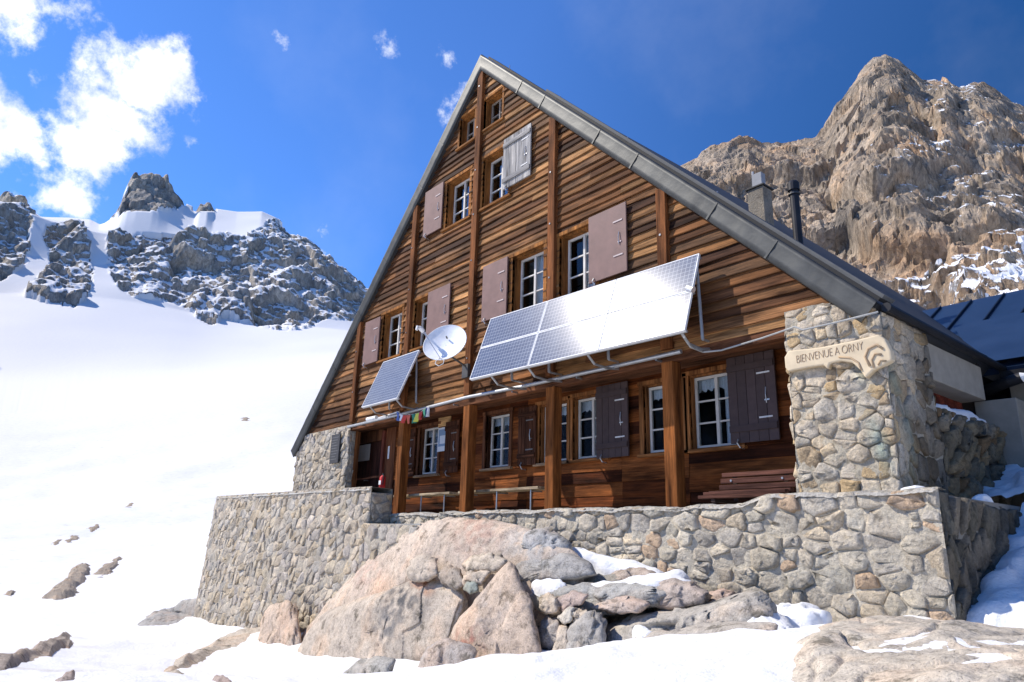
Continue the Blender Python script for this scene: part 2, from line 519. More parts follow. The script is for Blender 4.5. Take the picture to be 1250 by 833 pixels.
cd = bpy.data.cameras.new('camera'); cam = bpy.data.objects.new('camera', cd); COL.objects.link(cam)
cd.sensor_fit = 'HORIZONTAL'; cd.sensor_width = 36.0; cd.lens = 36.0 * FOCAL / PW
cd.clip_start = 0.05; cd.clip_end = 20000
from mathutils import Matrix
mt = Matrix(((AX_R[0], AX_U[0], -AX_F[0], CAM[0]), (AX_R[1], AX_U[1], -AX_F[1], CAM[1]), (AX_R[2], AX_U[2], -AX_F[2], CAM[2]), (0, 0, 0, 1)))
cam.matrix_world = mt
S.camera = cam
S.view_settings.view_transform = 'Standard'; S.view_settings.look = 'None'; S.view_settings.exposure = 0.36; S.view_settings.gamma = 1.0
S.render.engine = 'CYCLES'
S.cycles.max_bounces = 6; S.cycles.diffuse_bounces = 3; S.cycles.glossy_bounces = 3; S.cycles.transparent_max_bounces = 8
S.cycles.use_denoising = True

# ------------------------------------------------------------------ the ground: one snow sheet reaching the horizon
GP = []
def gp(px, py, rho, dz=0.0):
    a, e = azel(px, py); GP.append((a, rho, e + dz / rho))
for p in [(-80, 833, 9), (100, 833, 9), (300, 833, 8.7), (420, 838, 7.4), (560, 822, 6.3), (700, 806, 6.2), (860, 791, 6.1), (950, 781, 6.2), (1040, 833, 5.0), (1150, 833, 4.8), (1250, 833, 4.8), (1400, 840, 5),
          (480, 818, 10.5), (570, 803, 11.3), (660, 789, 10.4), (760, 784, 9.6), (830, 776, 9.2), (900, 778, 8.9), (960, 773, 8.4), (1150, 762, 8.4), (1250, 785, 8.2), (1400, 790, 8),
          (360, 810, 14.5), (300, 800, 17), (238, 757, 25), (300, 769, 21), (350, 768, 18.4), (150, 778, 21), (60, 812, 13), (0, 822, 11), (-80, 815, 12), (90, 792, 17),
          (0, 778, 28), (100, 768, 32), (200, 758, 40), (-120, 775, 28), (0, 740, 60), (100, 725, 70), (200, 712, 80), (-120, 740, 60),
          (0, 655, 150), (150, 640, 160), (300, 620, 170), (-150, 660, 150), (0, 575, 300), (150, 562, 300), (300, 540, 300), (-150, 570, 300), (430, 530, 300),
          (0, 500, 520), (150, 490, 520), (300, 478, 520), (430, 470, 520), (-150, 490, 520), (0, 510, 900), (150, 500, 900), (300, 490, 900), (430, 480, 900), (-150, 510, 900),
          (-80, 470, 2500), (300, 470, 2500)]:
    gp(*p)
for az_d, rows in {-50: [(13, -1.7), (20, -1.6), (30, -1.2), (60, 2), (150, 22), (400, 60), (900, 150), (2500, 300)], -36: [(12, -1.5), (20, -1.4), (30, -1.0), (60, 4), (120, 16), (400, 60), (900, 150), (2500, 300)],
                   -22: [(11, -1.3), (20, -1.0), (30, 0.5), (60, 5), (120, 15), (400, 60), (2500, 300)], -10: [(10, -1.1), (20, 0.0), (60, 5), (120, 15), (400, 60), (2500, 300)],
                   20: [(8, -1.4), (20, -0.4), (60, 4), (200, 20), (2500, 200)], 60: [(4, -1.8), (20, -1.0), (60, 1), (200, 8), (2500, 100)], 110: [(4, -2.0), (20, -2.5), (60, -4), (200, -10), (2500, -40)],
                   160: [(4, -2.1), (20, -3.5), (60, -7), (200, -20), (2500, -60)], -150: [(4, -2.2), (20, -4.0), (60, -9), (200, -20), (2500, 0)], -120: [(4, -2.2), (20, -3.6), (60, -7), (200, -4), (600, 40), (2500, 200)]}.items():
    for rr_, z in rows:
        GP.append((math.radians(az_d), rr_, (z - CAM[2]) / rr_))
for az_d in range(-180, 180, 30):
    GP.append((math.radians(az_d), 1.4, (-2.05 - CAM[2]) / 1.4)); GP.append((math.radians(az_d), 2.6, (-2.0 - CAM[2]) / 2.6))
GP.append((math.radians(-200), 20, (-3.5 - CAM[2]) / 20)); GP.append((math.radians(200), 20, (-3.5 - CAM[2]) / 20))
GP = np.array(GP)
_gx = np.stack([GP[:, 0] * 2.2, np.log(GP[:, 1])], 1)
def _tps(d2):
    return 0.5 * d2 * np.log(d2 + 1e-9)
_d2 = ((_gx[:, None] - _gx[None]) ** 2).sum(-1)
_n = len(GP); _A = np.zeros((_n + 3, _n + 3)); _A[:_n, :_n] = _tps(_d2) + 1e-4 * np.eye(_n); _A[:_n, _n] = 1; _A[:_n, _n + 1:] = _gx; _A[_n, :_n] = 1; _A[_n + 1:, :_n] = _gx.T
_wts = np.linalg.solve(_A, np.concatenate([GP[:, 2], np.zeros(3)]))


def ground_polar(az, rho):
    q = np.stack([az * 2.2, np.log(rho)], 1); out = np.zeros(len(q))
    for i0 in range(0, len(q), 20000):
        b = q[i0:i0 + 20000]; d2 = ((b[:, None] - _gx[None]) ** 2).sum(-1)
        out[i0:i0 + 20000] = _tps(d2) @ _wts[:_n] + _wts[_n] + b @ _wts[_n + 1:]
    z = CAM[2] + out * rho
    x = CAM[0] + np.sin(az) * rho; y = CAM[1] + np.cos(az) * rho
    p = np.stack([x, y, np.zeros_like(x)], 1)
    near = np.exp(-rho / 28.0)
    z = z + (np.abs(fbm(p * 1.9, 3, 15)) * 0.10 + np.abs(fbm(p * 5.0, 2, 16)) * 0.03) * near + fbm(p * 0.9, 3, 5) * 0.05 * np.clip(rho / 8, 0.5, 2.5) + fbm(p * 0.05, 3, 9) * 0.012 * np.clip(rho - 20, 0, 160) * np.clip((460 - rho) / 200, 0, 1)
    return z


def ground(x, y):
    x = np.atleast_1d(np.array(x, float)); y = np.atleast_1d(np.array(y, float))
    return ground_polar(np.arctan2(x - CAM[0], y - CAM[1]), np.hypot(x - CAM[0], y - CAM[1]) + 1e-6)


def ground_hit(px, py):
    a, e = azel(px, py)
    rho = np.exp(np.linspace(math.log(3), math.log(1500), 900))
    z = ground_polar(np.full_like(rho, a), rho); s = CAM[2] + e * rho
    i = np.argmax(s < z)
    return rho[i] if s[i] < z[i] else 400.0


azs = np.concatenate([np.linspace(-math.pi, math.radians(-100), 40)[:-1], np.linspace(math.radians(-100), math.radians(10), 330), np.linspace(math.radians(10), math.pi, 60)[1:]])
rhos = np.concatenate([[0.05, 0.6], np.exp(np.linspace(math.log(1.2), math.log(4000), 430))])
AA, RR = np.meshgrid(azs, rhos, indexing='ij')
zz = ground_polar(AA.ravel(), RR.ravel())
Vg = np.stack([CAM[0] + np.sin(AA.ravel()) * RR.ravel(), CAM[1] + np.cos(AA.ravel()) * RR.ravel(), zz], 1)
kind(quick_mesh('snow_ground', Vg, grid_faces(len(azs), len(rhos))[:, ::-1], np.ones((len(Vg), 3)), M['snow']), 'structure')


# ------------------------------------------------------------------ mountains (polar height fields with real distances)
def table(pts):
    a = np.array([azel(x, y) for x, y in pts]); i = np.argsort(a[:, 0])
    return a[i, 0], a[i, 1]


def polys_azel(polys):
    return [[azel(x, y) for x, y in p] for p in polys]


def mountain(name, az0, az1, naz, profile, nt_, rockfun, disp, mat, snowfun, tintfun):
    az = np.linspace(az0, az1, naz)
    keys = [k(az) if callable(k) else k for k in profile]           # list of (rho array, tan array)
    rk = np.stack([np.broadcast_to(k[0], az.shape) for k in keys], 1); ek = np.stack([np.broadcast_to(k[1], az.shape) for k in keys], 1)
    t = np.linspace(0, len(keys) - 1, nt_)
    i = np.clip(np.floor(t).astype(int), 0, len(keys) - 2); f = t - i
    R = rk[:, i] * (1 - f) + rk[:, i + 1] * f
    Z = (rk * ek)[:, i] * (1 - f) + (rk * ek)[:, i + 1] * f
    if name == 'snowy_mountain':                                   # a smooth bowl below the rocks
        w_ = 30; kk = np.hanning(2 * w_ + 1); kk /= kk.sum()
        Rs = np.stack([np.convolve(np.pad(r_, w_, mode='reflect', reflect_type='odd'), kk, 'valid') for r_ in R]); Zs = np.stack([np.convolve(np.pad(r_, w_, mode='reflect', reflect_type='odd'), kk, 'valid') for r_ in Z])
        bl = 1 - sstep(2.4, 3.0, t)[None]; R = R * (1 - bl) + Rs * bl; Z = Z * (1 - bl) + Zs * bl
    A = np.repeat(az[:, None], nt_, 1)
    Rr, Zr, Ar = R.ravel(), Z.ravel(), A.ravel()
    P = np.stack([CAM[0] + np.sin(Ar) * Rr, CAM[1] + np.cos(Ar) * Rr, CAM[2] + Zr], 1)
    E = Zr / Rr
    rock = rockfun(Ar, E, P, np.repeat(t[None], naz, 0).ravel())
    dd = disp(P, rock)
    # push out of the slope: up and towards the viewer's side
    N = np.stack([-np.sin(Ar) * 0.75, -np.cos(Ar) * 0.75, np.full_like(Ar, 0.65)], 1)
    P2 = P + N * dd[:, None]
    G = P2.reshape(naz, nt_, 3)
    du = np.gradient(G, axis=0); dv = np.gradient(G, axis=1)
    nrm = np.cross(dv, du).reshape(-1, 3); nrm /= np.linalg.norm(nrm, axis=1)[:, None] + 1e-9
    nrm *= np.sign(nrm[:, 2:3] + 1e-9)
    sn = snowfun(Ar, E, P2, rock, nrm)
    tint = np.concatenate([tintfun(P2, rock), sn[:, None]], 1)
    o = quick_mesh(name, P2, grid_faces(naz, nt_)[:, ::-1], tint, mat, smooth=name != 'rocky_mountain')
    return kind(o, 'structure')


ridge_l = table([(-260, 200), (-150, 225), (-60, 240), (0, 246), (20, 247), (38, 258), (50, 266), (85, 266), (110, 268), (122, 274), (128, 272), (143, 262), (150, 240), (156, 224), (164, 213), (176, 208), (196, 209), (203, 216), (212, 233), (226, 247), (240, 253), (246, 243), (256, 243), (263, 254), (290, 258), (320, 258), (342, 268), (352, 282), (380, 300), (400, 318), (420, 335), (440, 352), (480, 385), (540, 430), (640, 480)])
ctop_l = table([(-260, 205), (-150, 230), (-60, 244), (0, 250), (40, 262), (60, 273), (90, 277), (118, 284), (135, 288), (160, 285), (220, 289), (300, 292), (330, 286), (350, 286), (380, 303), (420, 338), (445, 357), (540, 432), (640, 482)])
cbot_raw = table([(-260, 370), (-150, 370), (-60, 362), (0, 345), (25, 340), (40, 350), (60, 372), (90, 382), (112, 350), (124, 335), (140, 348), (160, 364), (200, 372), (240, 388), (275, 386), (310, 395), (345, 403), (375, 396), (420, 398), (450, 400), (540, 440), (640, 490)])
_sa = np.linspace(math.radians(-118), math.radians(-40), 500)
def smooth_table(t_, deg):
    y = np.interp(_sa, *t_); w_ = int(deg / 78 * 500); k_ = np.hanning(2 * w_ + 1); k_ /= k_.sum()
    return _sa, np.convolve(np.pad(y, w_, mode='edge'), k_, 'valid')
cbot_l = smooth_table(cbot_raw, 9)
ctop_s = smooth_table(ctop_l, 2.5)
ROCK_L = polys_azel([[(-300, 215), (-80, 240), (25, 245), (42, 268), (43, 300), (20, 330), (-5, 348), (-80, 385), (-300, 385)],
                     [(60, 275), (95, 272), (113, 300), (114, 330), (108, 355), (92, 383), (60, 373), (26, 362), (50, 330), (62, 310)],
                     [(130, 288), (170, 283), (250, 288), (300, 290), (335, 268), (352, 280), (380, 300), (445, 355), (500, 398), (500, 410), (440, 394), (400, 388), (370, 402), (345, 404), (300, 390), (270, 386), (255, 393), (225, 374), (200, 366), (165, 364), (145, 347), (135, 317)],
                     [(125, 276), (150, 238), (160, 215), (175, 200), (200, 205), (212, 233), (230, 247), (200, 254), (160, 262), (140, 268)],
                     [(236, 256), (246, 238), (257, 238), (268, 256)]])


def rock_l(A, E, P, t):
    wob = fbm(P * 0.012, 4, 31) * 0.012; wob2 = fbm(P * 0.012 + 40, 4, 33) * 0.012
    m = np.zeros(len(A))
    for p in ROCK_L:
        m = np.maximum(m, inside(A + wob, E + wob2, p).astype(float))
    return m


def disp_l(P, rock):
    d = facet(P * np.array([0.014, 0.014, 0.009]), 3) * 20 + facet(P * np.array([0.05, 0.05, 0.03]), 8) * 9 + facet(P * np.array([0.13, 0.13, 0.08]), 18) * 3.5 + fbm(P * 0.06, 4, 2) * 4
    return d * rock * 0.9 + fbm(P * 0.004, 3, 12) * 9 * (1 - rock) * sstep(520, 850, np.hypot(P[:, 0] - CAM[0], P[:, 1] - CAM[1]))


def snow_l(A, E, P, rock, n):
    s = 0.24 + 0.62 * sstep(0.42, 0.8, n[:, 2]) + 0.36 * fbm(P * 0.006, 3, 51) + 0.10 * fbm(P * 0.03, 4, 52)
    tower = inside(A, E, ROCK_L[3]) | inside(A, E, ROCK_L[4])
    s = np.where(tower, s - 0.45, s)
    return np.where(rock > 0.5, np.clip(s, 0, 0.8), 1.5)


mountain('snowy_mountain', math.radians(-112), math.radians(-47), 760,
         [lambda a: (400.0, (ground_polar(a, np.full_like(a, 400.0)) - CAM[2]) / 400 - 0.012), lambda a: (500.0, (ground_polar(a, np.full_like(a, 500.0)) - CAM[2]) / 500 + 0.004), lambda a: (720.0, np.interp(a, *table([(-260, 450), (0, 455), (200, 450), (430, 440), (640, 440)]))),
          lambda a: (1000.0, np.interp(a, *cbot_l)), lambda a: (1130.0, np.interp(a, *cbot_l) * 0.5 + np.interp(a, *ctop_s) * 0.5), lambda a: (1210.0, np.interp(a, *ctop_s)), lambda a: (1380.0, np.interp(a, *ridge_l)), lambda a: (1900.0, np.interp(a, *ridge_l) * 0.45)],
         300, rock_l, disp_l, mountain_mat('far_rock', 0.02, (0.40, 0.365, 0.32), (0.28, 0.262, 0.245), (0.44, 0.37, 0.28), 0.6), snow_l, lambda P, r: np.ones((len(P), 3)))

sr_az = np.radians([-150, -135, -122, -114, -108, -103, -99, -96, -93.5, -91.5]); sr_rho = np.array([620, 660, 720, 780, 850, 920, 1000, 1060, 1130, 1220.]); sr_tan = 0.76 * np.array([0.30, 0.50, 0.62, 0.62, 0.61, 0.56, 0.54, 0.47, 0.41, 0.33])
mountain('serrated_mountain', math.radians(-150), math.radians(-91.5), 420,
         [lambda a: (np.interp(a, sr_az, sr_rho) * 0.62, (ground_polar(a, np.interp(a, sr_az, sr_rho) * 0.62) - CAM[2]) / (np.interp(a, sr_az, sr_rho) * 0.62) - 0.02), lambda a: (np.interp(a, sr_az, sr_rho) * 0.8, np.interp(a, sr_az, sr_tan) * 0.45), lambda a: (np.interp(a, sr_az, sr_rho) * 0.9, np.interp(a, sr_az, sr_tan) * 0.75), lambda a: (np.interp(a, sr_az, sr_rho), np.interp(a, sr_az, sr_tan)), lambda a: (np.interp(a, sr_az, sr_rho) * 1.25, np.interp(a, sr_az, sr_tan) * 0.4)],
         120, lambda A, E, P, t: sstep(1.0, 1.4, t), lambda P, r: (facet(P * np.array([0.022, 0.022, 0.006]), 203, 1.2) * 42 + facet(P * np.array([0.06, 0.06, 0.03]), 208) * 12) * r, bpy.data.materials['far_rock'],
         lambda A, E, P, r, n: np.where(r > 0.5, 0.2 + 0.4 * sstep(0.5, 0.85, n[:, 2]), 1.5), lambda P, r: np.ones((len(P), 3)))

ridge_r = table([(560, 420), (700, 300), (800, 218), (840, 196), (870, 180), (900, 170), (912, 165), (930, 173), (960, 166), (1005, 157), (1018, 130), (1035, 105), (1050, 82), (1065, 66), (1080, 60), (1095, 66), (1112, 80), (1125, 92), (1150, 92), (1170, 103), (1190, 100), (1215, 110), (1235, 124), (1250, 130), (1330, 165), (1500, 230), (1800, 420)])


def disp_r(P, rock):
    Q = P @ np.array([[0.84, 0.31, 0.44], [-0.42, 0.89, 0.18], [-0.34, -0.33, 0.88]]).T + fbm(P * 0.03, 3, 44)[:, None] * 5
    Q2 = P @ np.array([[0.90, -0.22, -0.37], [0.28, 0.95, 0.12], [0.33, -0.21, 0.92]]).T
    d = facet(Q * np.array([0.026, 0.026, 0.019]), 5, 1.0, 45) * 8 + facet(Q2 * np.array([0.07, 0.07, 0.042]), 9, 1.2, 80) * 3.0 + facet(Q * np.array([0.17, 0.17, 0.10]), 19, 1.4, 80) * 1.5 + facet(Q2 * np.array([0.42, 0.42, 0.26]), 29, 1.3, 80) * 0.55 + fbm(P * 0.5, 3, 4) * 0.35 - 1.5
    return d * rock


SNOWR = polys_azel([[(1060, 385), (1080, 330), (1130, 320), (1180, 318), (1250, 312), (1330, 310), (1330, 400), (1060, 400)], [(1130, 90), (1250, 108), (1300, 150), (1290, 330), (1200, 300), (1150, 260), (1060, 220), (1120, 150)]])


def snow_r(A, E, P, rock, n):
    low = inside(A, E, SNOWR[0]).astype(float); up = inside(A, E, SNOWR[1]).astype(float)
    s = 0.02 + 0.36 * sstep(0.45, 0.85, n[:, 2]) + 0.30 * fbm(P * np.array([0.05, 0.05, 0.09]), 4, 61)
    return np.clip(s + 0.34 * low + 0.22 * up, 0, 1.2)


def tint_r(P, rock):
    m = sstep(0.05, 0.5, fbm(P * 0.03, 3, 71)); c = facet(P * 0.06, 77) * 0.25
    base = np.array([1.02, 0.96, 0.86]); warm = np.array([1.2, 0.99, 0.78])
    return (base[None] * (1 - m[:, None]) + warm[None] * m[:, None]) * (1 + c[:, None])


mountain('rocky_mountain', math.radians(-48), math.radians(12), 800,
         [lambda a: (75.0, 0.05 + 0 * a), lambda a: (120.0, 0.24 * np.clip(np.interp(a, *ridge_r) / 0.6, 0.2, 1)), lambda a: (190.0, 0.36 * np.clip(np.interp(a, *ridge_r) / 0.6, 0.2, 1)), lambda a: (250.0, np.interp(a, *ridge_r) * 0.78), lambda a: (330.0, np.interp(a, *ridge_r)), lambda a: (460.0, np.interp(a, *ridge_r) * 0.5)],
         420, lambda A, E, P, t: 1 - 0.65 * np.exp(-((t - 4) / 0.35) ** 2), disp_r, mountain_mat('cliff_rock', 0.07, (0.375, 0.32, 0.265), (0.185, 0.17, 0.157), (0.44, 0.325, 0.23)), snow_r, tint_r)


# ------------------------------------------------------------------ stone walls
STONES = {'light': [(0.52, 0.44, 0.335), (0.49, 0.43, 0.345), (0.53, 0.45, 0.33), (0.46, 0.42, 0.355), (0.54, 0.47, 0.37), (0.50, 0.41, 0.29), (0.48, 0.425, 0.36)],
          'mixed': [(0.52, 0.46, 0.365), (0.47, 0.43, 0.35), (0.54, 0.455, 0.335), (0.53, 0.39, 0.265), (0.45, 0.41, 0.345), (0.53, 0.47, 0.37), (0.49, 0.435, 0.34), (0.51, 0.46, 0.37)],
          'tan': [(0.54, 0.44, 0.305), (0.46, 0.385, 0.285), (0.46, 0.395, 0.30), (0.49, 0.36, 0.205), (0.53, 0.46, 0.36), (0.47, 0.42, 0.34), (0.39, 0.30, 0.195), (0.52, 0.44, 0.33)],
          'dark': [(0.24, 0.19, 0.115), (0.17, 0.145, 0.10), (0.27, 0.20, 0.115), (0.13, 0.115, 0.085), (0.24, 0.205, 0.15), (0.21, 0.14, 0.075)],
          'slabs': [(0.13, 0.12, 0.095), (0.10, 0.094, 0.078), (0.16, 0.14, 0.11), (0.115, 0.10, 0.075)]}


def clip(poly, nx, ny, c):
    """keep the side nx*x + ny*y <= c"""
    out = []
    for k in range(len(poly)):
        a, b = poly[k], poly[(k + 1) % len(poly)]
        da, db = nx * a[0] + ny * a[1] - c, nx * b[0] + ny * b[1] - c
        if da <= 0:
            out.append(a)
        if da * db < 0:
            t = da / (da - db); out.append((a[0] + (b[0] - a[0]) * t, a[1] + (b[1] - a[1]) * t))
    return out


def cells(Wd, Ht, cw, ch, rnd, slant=0.0, big=0.2, jit=0.22):
    seeds = []; y = -ch
    while y < Ht + ch:
        rh = ch * rnd.uniform(0.6, 1.35); x = -cw + rnd.uniform(-cw, 0)
        while x < Wd + cw:
            wd = cw * rnd.uniform(0.45, 1.5)
            if rnd.random() < 0.22:
                seeds.append((x + wd / 2 + rnd.uniform(-.1, .1) * wd, y + rh * 0.27, 0.0)); seeds.append((x + wd / 2 + rnd.uniform(-.15, .15) * wd, y + rh * 0.76, 0.0))
            else:
                seeds.append((x + wd / 2, y + rh / 2 + rnd.uniform(-jit, jit) * rh, (rnd.uniform(0, big) * cw * ch) if rnd.random() < 0.3 else 0.0))
            x += wd
        y += rh
    sx = ch / cw
    P = np.array([(a * sx + slant * b * sx, b) for a, b, _ in seeds]); Wt = np.array([s_[2] for s_ in seeds]) * sx
    res = []
    for i, (x, y_) in enumerate(P):
        if not (-ch < y_ < Ht + ch and -2 * ch < x / sx - slant * y_ < Wd + 2 * ch):
            pass
        d = np.hypot(P[:, 0] - x, P[:, 1] - y_); nb = np.argsort(d)[1:22]
        R_ = ch * 2.2
        poly = [(x - R_, y_ - R_), (x + R_, y_ - R_), (x + R_, y_ + R_), (x - R_, y_ + R_)]
        for j in nb:
            nx, ny = P[j] - P[i]; c = (P[j] @ P[j] - Wt[j] - P[i] @ P[i] + Wt[i]) / 2
            poly = clip(poly, nx, ny, c)
            if len(poly) < 3:
                break
        if len(poly) < 3:
            continue
        poly = [((a - slant * b * sx) / sx, b) for a, b in poly]
        res.append(poly)
    return res


def area_c(poly):
    a = cx = cy = 0
    for k in range(len(poly)):
        x1, y1 = poly[k]; x2, y2 = poly[(k + 1) % len(poly)]
        w_ = x1 * y2 - x2 * y1; a += w_; cx += (x1 + x2) * w_; cy += (y1 + y2) * w_
    a = a or 1e-9
    return a / 2, (cx / (3 * a), cy / (3 * a))


def masonry(mb, Wd, Ht, fmap, cw, ch, palette, seed, gap=0.012, relief=0.05, slant=0.0, mortar=(0.36, 0.34, 0.30), top=None, stain=None, soft=1, big=0.2, jit=0.2, point=0.12):
    """rubble wall in (u, v) with relief d; fmap(u, v, d) gives the place in the world; top(u) an uneven top edge"""
    rnd = random.Random(seed); topf = top or (lambda u: Ht)
    nu, nv = max(2, int(Wd / 0.05)), max(2, int(Ht / 0.05))
    uv = np.array([(Wd * i / nu, topf(Wd * i / nu) * j / nv, 0.0) for i in range(nu + 1) for j in range(nv + 1)])
    md = relief * (point + 0.85 * fbm(uv * 5.5 + seed * 3.1, 3, seed) + 0.45 * fbm(uv * 17, 2, seed + 1))
    Vm = [fmap(u, v, d) for (u, v, _), d in zip(uv, md)]
    mb.grid(Vm, nu + 1, nv + 1, mortar)
    pal = STONES[palette]
    for poly in cells(Wd, Ht, cw, ch, rnd, slant, big, jit):
        poly = clip(poly, -1, 0, -0.004); poly = clip(poly, 1, 0, Wd + rnd.uniform(-0.006, 0.022)) if len(poly) > 2 else poly
        poly = clip(poly, 0, -1, 0) if len(poly) > 2 else poly
        if len(poly) < 3:
            continue
        a, c = area_c(poly)
        poly = clip(poly, 0, 1, topf(min(max(c[0], 0), Wd)) - 0.005)
        if len(poly) < 3:
            continue
        a, c = area_c(poly)
        if abs(a) < 0.0016:
            continue
        size = math.sqrt(abs(a))
        g = min(0.3, gap * rnd.uniform(0.6, 1.6) / size * 2)
        q = [(c[0] + (x - c[0]) * (1 - g), c[1] + (y - c[1]) * (1 - g)) for x, y in poly]
        # drop tiny edges, knock the corners off
        for _ in range(soft):
            o = []
            for k in range(len(q)):
                p0, p1 = q[k], q[(k + 1) % len(q)]
                e = rnd.uniform(0.05, 0.15)
                o += [(p0[0] + (p1[0] - p0[0]) * e, p0[1] + (p1[1] - p0[1]) * e), (p0[0] + (p1[0] - p0[0]) * (1 - e), p0[1] + (p1[1] - p0[1]) * (1 - e))]
            q = o
        if len(q) > 26:
            q = q[::2]
        n = len(q)
        q = [(x + rnd.gauss(0, 0.09) * size * 0.35, y + rnd.gauss(0, 0.09) * size * 0.35) for x, y in q]
        col = np.array(rnd.choice(pal)) * rnd.uniform(0.82, 1.15)
        h = relief * rnd.uniform(0.35, 1.3) * min(1.3, size / 0.25 + 0.35)
        tx, ty = rnd.uniform(-.25, .25), rnd.uniform(-.25, .25)
        V, C_ = [], []
        for s_, hh in ((1.0, -0.12), (0.965, 0.45), (0.88, 0.85), (0.62, 1.0), (0.3, 1.02)):
            for x, y in q:
                xx, yy = c[0] + (x - c[0]) * s_, c[1] + (y - c[1]) * s_
                d = h * hh + (tx * (xx - c[0]) + ty * (yy - c[1])) * 0.9 * (1 if hh > 0 else 0) + (rnd.gauss(0, 0.15) * h if hh > 0.3 else 0)
                V.append(fmap(xx, yy, d)); cc = col
                if stain:
                    cc = stain(xx, yy, col)
                C_.append(cc)
        V.append(fmap(c[0], c[1], h * 1.05)); C_.append(stain(c[0], c[1], col) if stain else col)
        F = []
        for r_ in range(4):
            for k in range(n):
                F.append((r_ * n + k, r_ * n + (k + 1) % n, (r_ + 1) * n + (k + 1) % n, (r_ + 1) * n + k))
        for k in range(n):
            F.append((4 * n + k, 4 * n + (k + 1) % n, 5 * n))
        mb.add(V, F, C_)
    return mb


def front(x0, z0, Y):                                  # a wall that faces the camera side (-Y)
    return lambda u, v, d: (x0 + u, Y - d, z0 + v)


def side(y0, z0, X):                                   # a wall that faces +X
    return lambda u, v, d: (X + d, y0 + u, z0 + v)


# the terrace: floor, front wall, its dark right end, the bastion on the left
kind(MB().box(-12.0, 9.28, -0.94, 4.6, -0.6, -0.055, (0.36, 0.35, 0.32)).build('terrace_floor', M['concrete']), 'structure')

tw = empty('terrace_wall', (4.0, -1.0, -1.5))
mb = MB()
rt = random.Random(3)
_bm = [rt.uniform(-0.03, 0.03) for _ in range(80)]
bump_at = lambda u: float(np.interp(u / 0.3, range(80), _bm))
masonry(mb, 10.67, 2.9, front(-1.3, -2.85, -1.0), 0.31, 0.215, 'mixed', 11, relief=0.04, gap=0.006, jit=0.18, point=0.22, mortar=(0.50, 0.45, 0.36),
        top=lambda u: 2.82 + bump_at(u) + 0.10 * min(1, max(0, (u - 8.45) / 0.35)), big=0.5)
wall_front = mb.build('wall_face', M['masonry'], tw, smooth=True)
mb = MB()
n_ = 300
Vt = []
for i in range(n_ + 1):
    u = 10.64 * i / n_; zt = -0.03 + bump_at(u) * 0.8 + 0.10 * min(1, max(0, (u - 8.45) / 0.35))
    for y_, dz_ in ((-1.06, -0.05), (-1.0, 0.0), (-0.85, 0.012), (-0.7, 0.0)):
        Vt.append((-1.3 + u, y_, zt + dz_ + rt.uniform(-0.008, 0.008)))
mb.grid(Vt, n_ + 1, 4, (0.42, 0.40, 0.36))
mb.build('coping', M['masonry'], tw, smooth=True)
mb = MB()
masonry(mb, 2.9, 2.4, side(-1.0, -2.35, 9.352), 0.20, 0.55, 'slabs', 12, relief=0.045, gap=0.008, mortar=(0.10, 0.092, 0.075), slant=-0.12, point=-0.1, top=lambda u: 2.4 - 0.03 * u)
mb.build('end_face', M['masonry'], tw, smooth=True)
mb = MB().box(8.66, 9.35, -0.68, 1.9, -0.4, 0.03, (0.2, 0.19, 0.17)).box(8.60, 9.34, -0.985, -0.682, -2.8, 0.05, (0.2, 0.19, 0.17))
mb.build('wall_core', M['concrete'], tw)
tag(tw, 'long low grey rubble stone wall carrying the terrace in front of the wooden facade', 'wall')

bw = empty('bastion_wall', (-7, -1.5, -2))
mb = MB()
def bast(u, v, d):
    # slight batter, a bend where the parapet starts
    x = -11.85 + u; bend = 0.0 if x > -5.6 else (x + 5.6) * 0.03
    lean = (3.95 - v) * 0.05
    return (x - lean * max(0.0, (-8.0 - x) / 3.5) * 1.6, -1.5 - d - bend - lean * 0.5, -3.45 + v)
masonry(mb, 10.55, 3.95, bast, 0.30, 0.28, 'light', 21, point=0.2, relief=0.026, gap=0.005, mortar=(0.45, 0.40, 0.32), slant=-0.45, jit=0.3,
        top=lambda u: 3.95 + 0.13 - 0.012 * u)
mb.build('wall_face', M['masonry'], bw, smooth=True)
mb = MB()
masonry(mb, 2.1, 3.2, lambda u, v, d: (-1.31 + u, -1.615 - d - (3.95 - v) * 0.025, -3.45 + v), 0.32, 0.30, 'light', 22, relief=0.028, gap=0.007, slant=-0.35, jit=0.3, mortar=(0.45, 0.40, 0.32), top=lambda u: 3.2 - 0.02 * u)
masonry(mb, 0.5, 0.62, side(-1.5, -0.24, -1.31), 0.3, 0.25, 'light', 23, relief=0.03, gap=0.02)
mb.build('lower_face', M['masonry'], bw, smooth=True)
mb = MB()
Vt = []
for i in range(61):
    x_ = -11.85 + 10.5 * i / 60; zt = 0.60 - 0.012 * (x_ + 11.85); bend = 0.0 if x_ > -5.6 else (x_ + 5.6) * 0.03
    for y_, dz_ in ((-1.55, -0.05), (-1.48, 0.015), (-1.2, 0.02), (-0.98, 0.0), (-0.96, -0.6)):
        Vt.append((x_, y_ - bend, zt + dz_ + rt.uniform(-0.012, 0.012)))
mb.grid(Vt, 61, 5, (0.38, 0.37, 0.34))
mb.box(-1.30, 0.80, -1.60, -0.99, -0.30, -0.262, (0.36, 0.35, 0.32))
mb.box(-11.9, -5.9, -0.955, 4.0, -3.4, 0.42, (0.36, 0.35, 0.32))
mb.build('coping', M['concrete'], bw)
tag(bw, 'tall pale rubble stone bastion standing in the snow left of the hut', 'wall')

